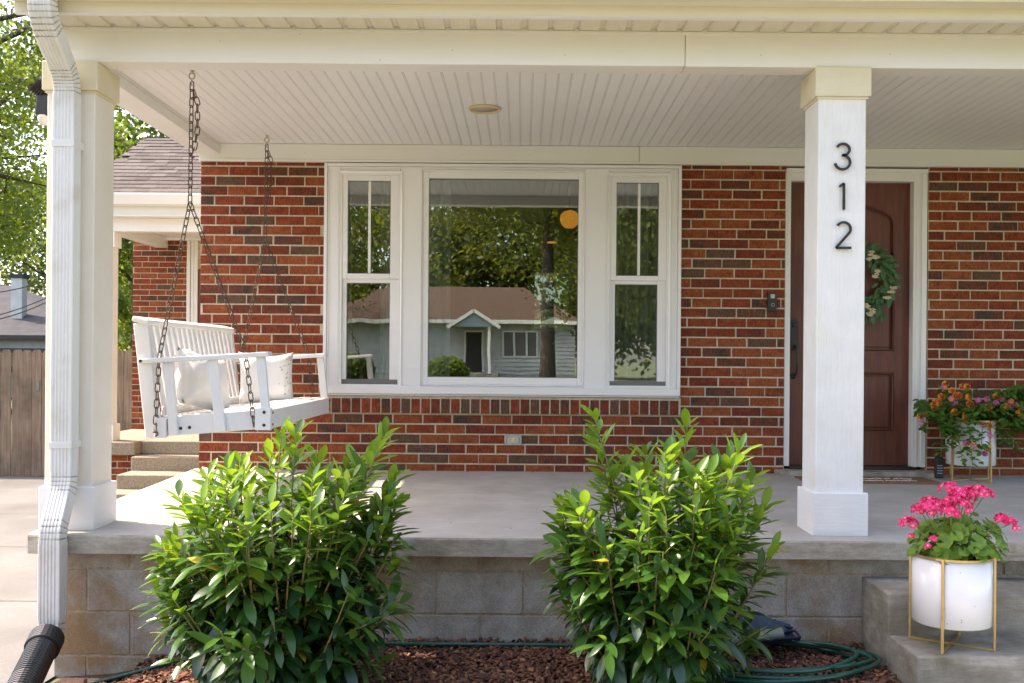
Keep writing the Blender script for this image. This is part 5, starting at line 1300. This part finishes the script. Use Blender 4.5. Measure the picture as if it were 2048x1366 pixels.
# ------------------------------------------------------------------ trees
def tree(name, label, base, H, spread, nleaf, lsize, seed, lm, crown_lo=.28, group='trees around the houses', trunk_r=None, nb=26, drooping=0.0, yb=None):
    r = np.random.default_rng(seed); rg = random.Random(seed); t = thing(name, label, 'tree', base, group); B = Vector(base)
    tr_ = trunk_r or H*.024; tk = MB(); n = 8
    tp = [B + Vector((rg.uniform(-.02,.02)*H*u, rg.uniform(-.02,.02)*H*u, H*.9*u)) for u in [i/n for i in range(n+1)]]
    tk.tube(tp, [tr_*(1.25-.25*min(1,i))*(1-.85*i/n) for i in range(n+1)], 10)
    tk.build('trunk', m_bark, t, smooth=True, fixn=False)
    br = MB(); tips = []
    for k in range(nb):
        u = crown_lo + (1-crown_lo)*(k+.5)/nb*.95; a = k*2.4 + rg.uniform(-.4,.4)
        s = B + Vector((0,0,H*.9*u)); rr = spread*math.sqrt(max(.05, math.sin(math.pi*(.12+.86*(u-crown_lo)/(1-crown_lo)))))*rg.uniform(.7,1.1)
        e = s + Vector((math.cos(a)*rr, math.sin(a)*rr, H*rg.uniform(.03,.16) - drooping*rr))
        m_ = (s+e)/2 + Vector((0,0,H*.03+drooping*rr*.3)); pts = [s, (s+m_)/2 + Vector((rg.uniform(-.1,.1)*rr*.4,)*3), m_, (m_+e)/2 + Vector((rg.uniform(-.15,.15)*rr*.5, rg.uniform(-.15,.15)*rr*.5, 0)), e]
        br.tube(pts, [tr_*.34*(1-u*.6), tr_*.26*(1-u*.5), tr_*.18, tr_*.10, tr_*.03], 6)
        for q in range(7):
            w = rg.uniform(.35,1); p = s + (e-s)*w; d = Vector((rg.gauss(0,1), rg.gauss(0,1), rg.gauss(0,.6))).normalized()*rr*rg.uniform(.18,.42)
            br.tube([p, p+d*.5+Vector((0,0,.05*rr)), p+d], [tr_*.07, tr_*.05, tr_*.015], 4); tips += [p+d, p+d*.55]
        tips.append(e)
    br.build('branch', m_bark, t, smooth=True, fixn=False)
    T = np.array([tuple(p) for p in tips]); idx = r.integers(0, len(T), nleaf); sg = spread*.105
    cpt = T[idx] + r.normal(0, 1, (nleaf,3))*np.array([sg, sg, sg*.75])
    sub = r.normal(0, 1, (nleaf,3)); u_ = sub/np.linalg.norm(sub, axis=1, keepdims=True)
    w_ = np.cross(u_, r.normal(0,1,(nleaf,3))); w_ /= np.linalg.norm(w_, axis=1, keepdims=True)
    L = lsize*r.uniform(.6,1.25,(nleaf,1)); nrm = np.cross(u_, w_)
    V = np.stack([cpt-u_*L*.5, cpt+w_*L*.33+nrm*L*.08, cpt+u_*L*.5, cpt-w_*L*.33+nrm*L*.08], axis=1).reshape(-1,3) - np.array(tuple(B))
    me = np_mesh('crown', V, np.arange(nleaf*4).reshape(-1,4), 4, [lm])
    o = bpy.data.objects.new('crown', me); C.objects.link(o); o.parent = t; ORG[o.name] = B
    return t
g0 = drv(20)
tree('maple_tree', 'tall maple with sunlit yellow green leaves left of the porch column', (-10.8, 18.5, g0), 11.5, 3.3, 26000, .105, 1, lm_tree, .36)
tree('maple_tree', 'maple tree rising behind the shingled side wing roof', (-9.3, 27, g0), 12.5, 3.4, 22000, .17, 2, lm_tree, .25)
tree('maple_tree', 'maple tree standing beyond the fence left of the neighbour chimney', (-17.5, 30, g0), 12.0, 3.4, 14000, .17, 3, lm_tree, .45)
for i, (x, y, h, s_, lb) in enumerate(((-16.5, 56, 12, 5.5, 'broad oak behind the neighbour roof right of its chimney'), (-27, 60, 13, 6.5, 'dark oak far behind the neighbour house left of its chimney'), (-13, 42, 9.5, 4.6, 'oak glimpsed between porch column and side wing above the fence'), (-6, 48, 12, 5.5, 'far oak behind the brick house roof'))):
    tree('oak_tree', lb, (x, y, g0), h, s_, 22000, .30, 10+i, lm_tree2, .12)
tree('maple_tree', 'bushy maple seen low between the porch column and the side wing wall', (-8.1, 21, g0), 6.8, 1.5, 13000, .12, 31, lm_tree, .10)
tree('maple_tree', 'garden tree behind the back window of the house', (1.3, 22, -.1), 8.0, 2.6, 9000, .16, 41, lm_tree2, .15)
um = thing('patio_umbrella', 'cream patio umbrella seen through the house by the back window', 'umbrella', (.75, 17, -.1))
uc = P(1108, 634, 17); ub = MB(); n = 8
ub.add([(uc.x, 17, uc.z)] + [(uc.x+.36*math.cos(2*math.pi*k/n), 17+.36*math.sin(2*math.pi*k/n), uc.z-.13) for k in range(n)], [(0, 1+k, 1+(k+1)%n) for k in range(n)])
ub.build('canopy', mat('umbrella_cloth', (0.42,0.38,0.28), rough=.9), um, fixn=False); MB().tube([(uc.x,17,-.1),(uc.x,17,uc.z-.02)], .025, 8).build('pole', m_paint, um)

# ------------------------------------------------------------------ across the street (mirrored in the panes)
def mir(px, py, Dv): # point whose mirror image in the glass shows at this pixel
    p = P(px, py, Dv); return Vector((p.x, 2*6.87 - Dv, p.z))
DV = 51.0
oh = thing('street_house', 'white clapboard house with brown roof mirrored in the large window', 'house', (0, 2*6.87-DV, 0))
hy = 2*6.87-DV
hx0, hx1 = mir(640,640,DV).x, mir(1150,640,DV).x; hz1 = mir(950,641,DV).z; hzr = mir(950,574,DV+4).z
MB().box(hx0, hx1, hy-8, hy-.06, 0, hz1).build('wall', m_siding, oh)
k = 0; z = .55; 
sd_m = MB().add([(0,0,0.012),(1,0,0.012),(1,.06,0),(0,.06,0),(0,.002,.205),(1,.002,.205)], [(0,1,2,3),(3,2,5,4),(0,3,4),(1,5,2)]).mesh('siding_board', m_siding)
dxa, dxb = mir(931,700,DV).x, mir(964,700,DV).x; wxa, wxb = mir(1005,700,DV).x, mir(1076,700,DV).x; wza, wzb = mir(1040,716,DV).z, mir(1040,661,DV).z; dzt = mir(948,664,DV).z
while z < hz1-.05:
    segs = [(hx0, dxa-.1), (dxb+.1, wxa-.1), (wxb+.1, hx1)] if z < dzt and wza-.1 < z < wzb+.05 else ([(hx0, dxa-.1), (dxb+.1, hx1)] if z < dzt else [(hx0, hx1)])
    for a, b in segs: inst(sd_m, 'siding_board', oh, Matrix.Translation((a, hy-.058, z)) @ Matrix.Diagonal((b-a,1,1,1)))
    z += .20
ry0, ry1 = hy-8.5, hy+.5; rx1 = mir(1080,640,DV).x
MB().add([(hx0-.4, ry1, hz1-.02), (hx1+.4, ry1, hz1-.02), (hx1+.4, ry0, hz1), (hx0-.4, ry0, hz1), (hx0+3, hy-4, hzr), (mir(1048,574,DV+4).x, hy-4, hzr)], [(0,1,5,4),(1,2,5),(2,3,4,5),(3,0,4),(0,3,2,1)]).build('roof', m_rroof, oh)
MB().box(hx0-.4, hx1+.4, ry1-.02, ry1+.08, hz1-.16, hz1+.02).build('gutter', m_winfr, oh)
MB().box(dxa, dxb, hy-.05, hy+.0, .65, dzt).build('door', m_black, oh)
MB().box(dxa-.1, dxa-.005, hy-.05, hy+.03, .65, dzt+.1).box(dxb+.005, dxb+.1, hy-.05, hy+.03, .65, dzt+.1).box(dxa-.004, dxb+.004, hy-.05, hy+.029, dzt+.003, dzt+.1).build('door_frame', m_winfr, oh)
wfo = molding('window_frame', wxa, wxb, wza, wzb, .09, hy-.05, hy+.03, oh, m_winfr)
for f_ in (.33, .67): xx = wxa+(wxb-wxa)*f_; MB().box(xx-.05, xx+.05, hy-.05, hy+.028, wza+.09, wzb-.09).build('mullion', m_winfr, wfo)
MB().box(wxa+.09, wxb-.09, hy-.05, hy-.03, wza+.09, wzb-.09).build('pane', m_greyb, wfo)
# little gabled porch
ga, gb_, gt = mir(898,652,DV-2), mir(997,652,DV-2), mir(948,621,DV-2); gy = hy+2
MB().add([(ga.x, gy, ga.z), (gb_.x, gy, gb_.z), (gt.x, gy, gt.z), (ga.x, hy-2, ga.z), (gb_.x, hy-2, ga.z), (gt.x, hy-2, gt.z)], [(0,2,5,3),(1,4,5,2)]).build('porch_roof', m_rroof, oh, fixn=False)
MB().add([(ga.x+.15, gy-.1, ga.z), (gb_.x-.15, gy-.1, ga.z), (gt.x, gy-.1, gt.z-.1)], [(0,1,2)]).build('porch_gable', mat('blue_grey_panel', (0.42,0.52,0.58), rough=.7), oh, fixn=False)
MB().bar((ga.x-.1, gy, ga.z-.05), (gt.x, gy, gt.z), .12, .16).bar((gb_.x+.1, gy, ga.z-.05), (gt.x, gy, gt.z), .12, .16).build('rake_board', m_winfr, oh)
pp = mir(978.5, 700, DV-2).x; MB().box(pp-.07, pp+.07, gy-.25, gy-.11, .6, ga.z).build('post', m_winfr, oh)
MB().box(ga.x, gb_.x, hy-.02, gy, .0, .6).build('porch_floor', m_step, oh)
for (px, py, dv, r_) in ((893, 745, 42, .85), (700, 748, 44, 1.0)):
    b = mir(px, 775, dv); rr = np.random.default_rng(int(px)); n = 5000
    sh = thing('round_bush', 'round clipped bush mirrored %s' % ('low in the large window' if px > 800 else 'low in the narrow window beside the swing'), 'bush', (b.x, b.y, 0))
    q = rr.normal(0,1,(n,3)); q /= np.linalg.norm(q,axis=1,keepdims=True); cpt = q*np.array([r_,r_,.75*r_])*rr.uniform(.7,1.05,(n,1)) + np.array([0,0,.7])
    u_ = rr.normal(0,1,(n,3))*.07; w_ = rr.normal(0,1,(n,3))*.05
    me = np_mesh('leaves', np.stack([cpt-u_, cpt+w_, cpt+u_, cpt-w_], axis=1).reshape(-1,3), np.arange(n*4).reshape(-1,4), 4, [lm_tree]); o = bpy.data.objects.new('leaves', me); C.objects.link(o); o.parent = sh; o['kind'] = 'stuff'
    MB().tube([(b.x,b.y,0),(b.x,b.y,.6)], .04, 6).build('stem', m_bark, sh)
tb = mir(1094, 760, 31)
tree('street_tree', 'large street tree with thick trunk mirrored at the right of the large window', (tb.x, tb.y, 0), 12.5, 6.2, 30000, .15, 61, lm_dark, .50, 'trees across the street', trunk_r=.26, drooping=.42)
for i, (px, dv, h, s_) in enumerate(((590, 36, 10, 3.6), (1330, 30, 9, 4.0), (560, 46, 11, 5), (1480, 44, 12, 5.5), (1700, 36, 10, 5))):
    b = mir(px, 760, dv)
    tree('street_tree', ['spreading tree mirrored in the narrow window beside the swing','leafy tree mirrored in the narrow window nearest the door','tree across the street to the left, out beyond the porch','tree across the street beyond the steps','tree across the street far past the front path'][i], (b.x, b.y, 0), h, s_, 14000, .17, 70+i, lm_dark, .34, 'trees across the street', drooping=.15)
for i, (px, h) in enumerate(((600, 8.5), (820, 13), (1000, 15), (1200, 13), (1400, 15), (1650, 14), (400, 14))):
    b = mir(px, 760, 72)
    tree('oak_tree', 'tall shady oak in the row behind the clapboard street house', (b.x, b.y, 0), h, 6.5, 14000, .42, 90+i, lm_dark, .1, 'oaks behind the street house')

# ------------------------------------------------------------------ small wear: nail heads, litter, soil specks
rg = random.Random(404); nh_ = MB()
for px, py, Y in ((600,68,YB-.0016),(905,100,YB-.0016),(1130,110,YB-.0016),(1522,110,YB-.0016),(440,82,YB-.0016),(760,120,YB-.0016),(1780,108,YB-.0016),(812,302,6.80),(925,309,6.80),(1060,309,6.80),(1320,310,6.80),(1480,308,6.80),(610,307,6.80),(1860,322,6.80)):
    nh_.lathe([(.0028,0),(.0024,.0012)], P(px, py, Y), 6, M=Matrix.Rotation(R(90),4,'X'))
nh_.build('nail_heads', m_grime, house, kind='stuff')
lt_ = MB()
for k in range(70):
    if k < 45: x = rg.uniform(-2.0, 3.3); y = YW - abs(rg.gauss(0,.03)) - .012
    else: x = rg.uniform(-2.1, 3.2); y = rg.uniform(4.6, 6.8)
    L = rg.uniform(.004,.013)*(1 if k < 45 else .7)
    lt_.boxm(Matrix.Translation((x, y, slabz(y)+.003)) @ Euler((rg.gauss(0,.25), rg.gauss(0,.25), rg.uniform(0,6.3))).to_matrix().to_4x4(), L, L*.5, .0015, rg.choice((0,1,2)))
lo3_ = lt_.build('leaf_litter', m_mulch[:3], fixn=False)
tag(lo3_, 'tiny dry leaf bits and bark crumbs scattered on the porch slab', 'litter', kind='stuff')
pl_ = [o for o in bpy.data.objects if o.name == 'planter'][0]
sp_m = MB()
for k in range(6):
    a = R(-90 + rg.uniform(-70,70)); zz_ = ZST2 + rg.choice((rg.uniform(.12,.2), rg.uniform(.2,.36)))
    d = Vector((math.cos(a), math.sin(a), 0)); c_ = Vector((1.795, 4.165, zz_)) + d*.1572
    sp_m.lathe([(rg.uniform(.0012,.0026),0),(.0008,.0006)], c_, 5, M=Vector((0,0,1)).rotation_difference(d).to_matrix().to_4x4())
sp_m.build('soil_specks', m_soil, pl_, kind='stuff')
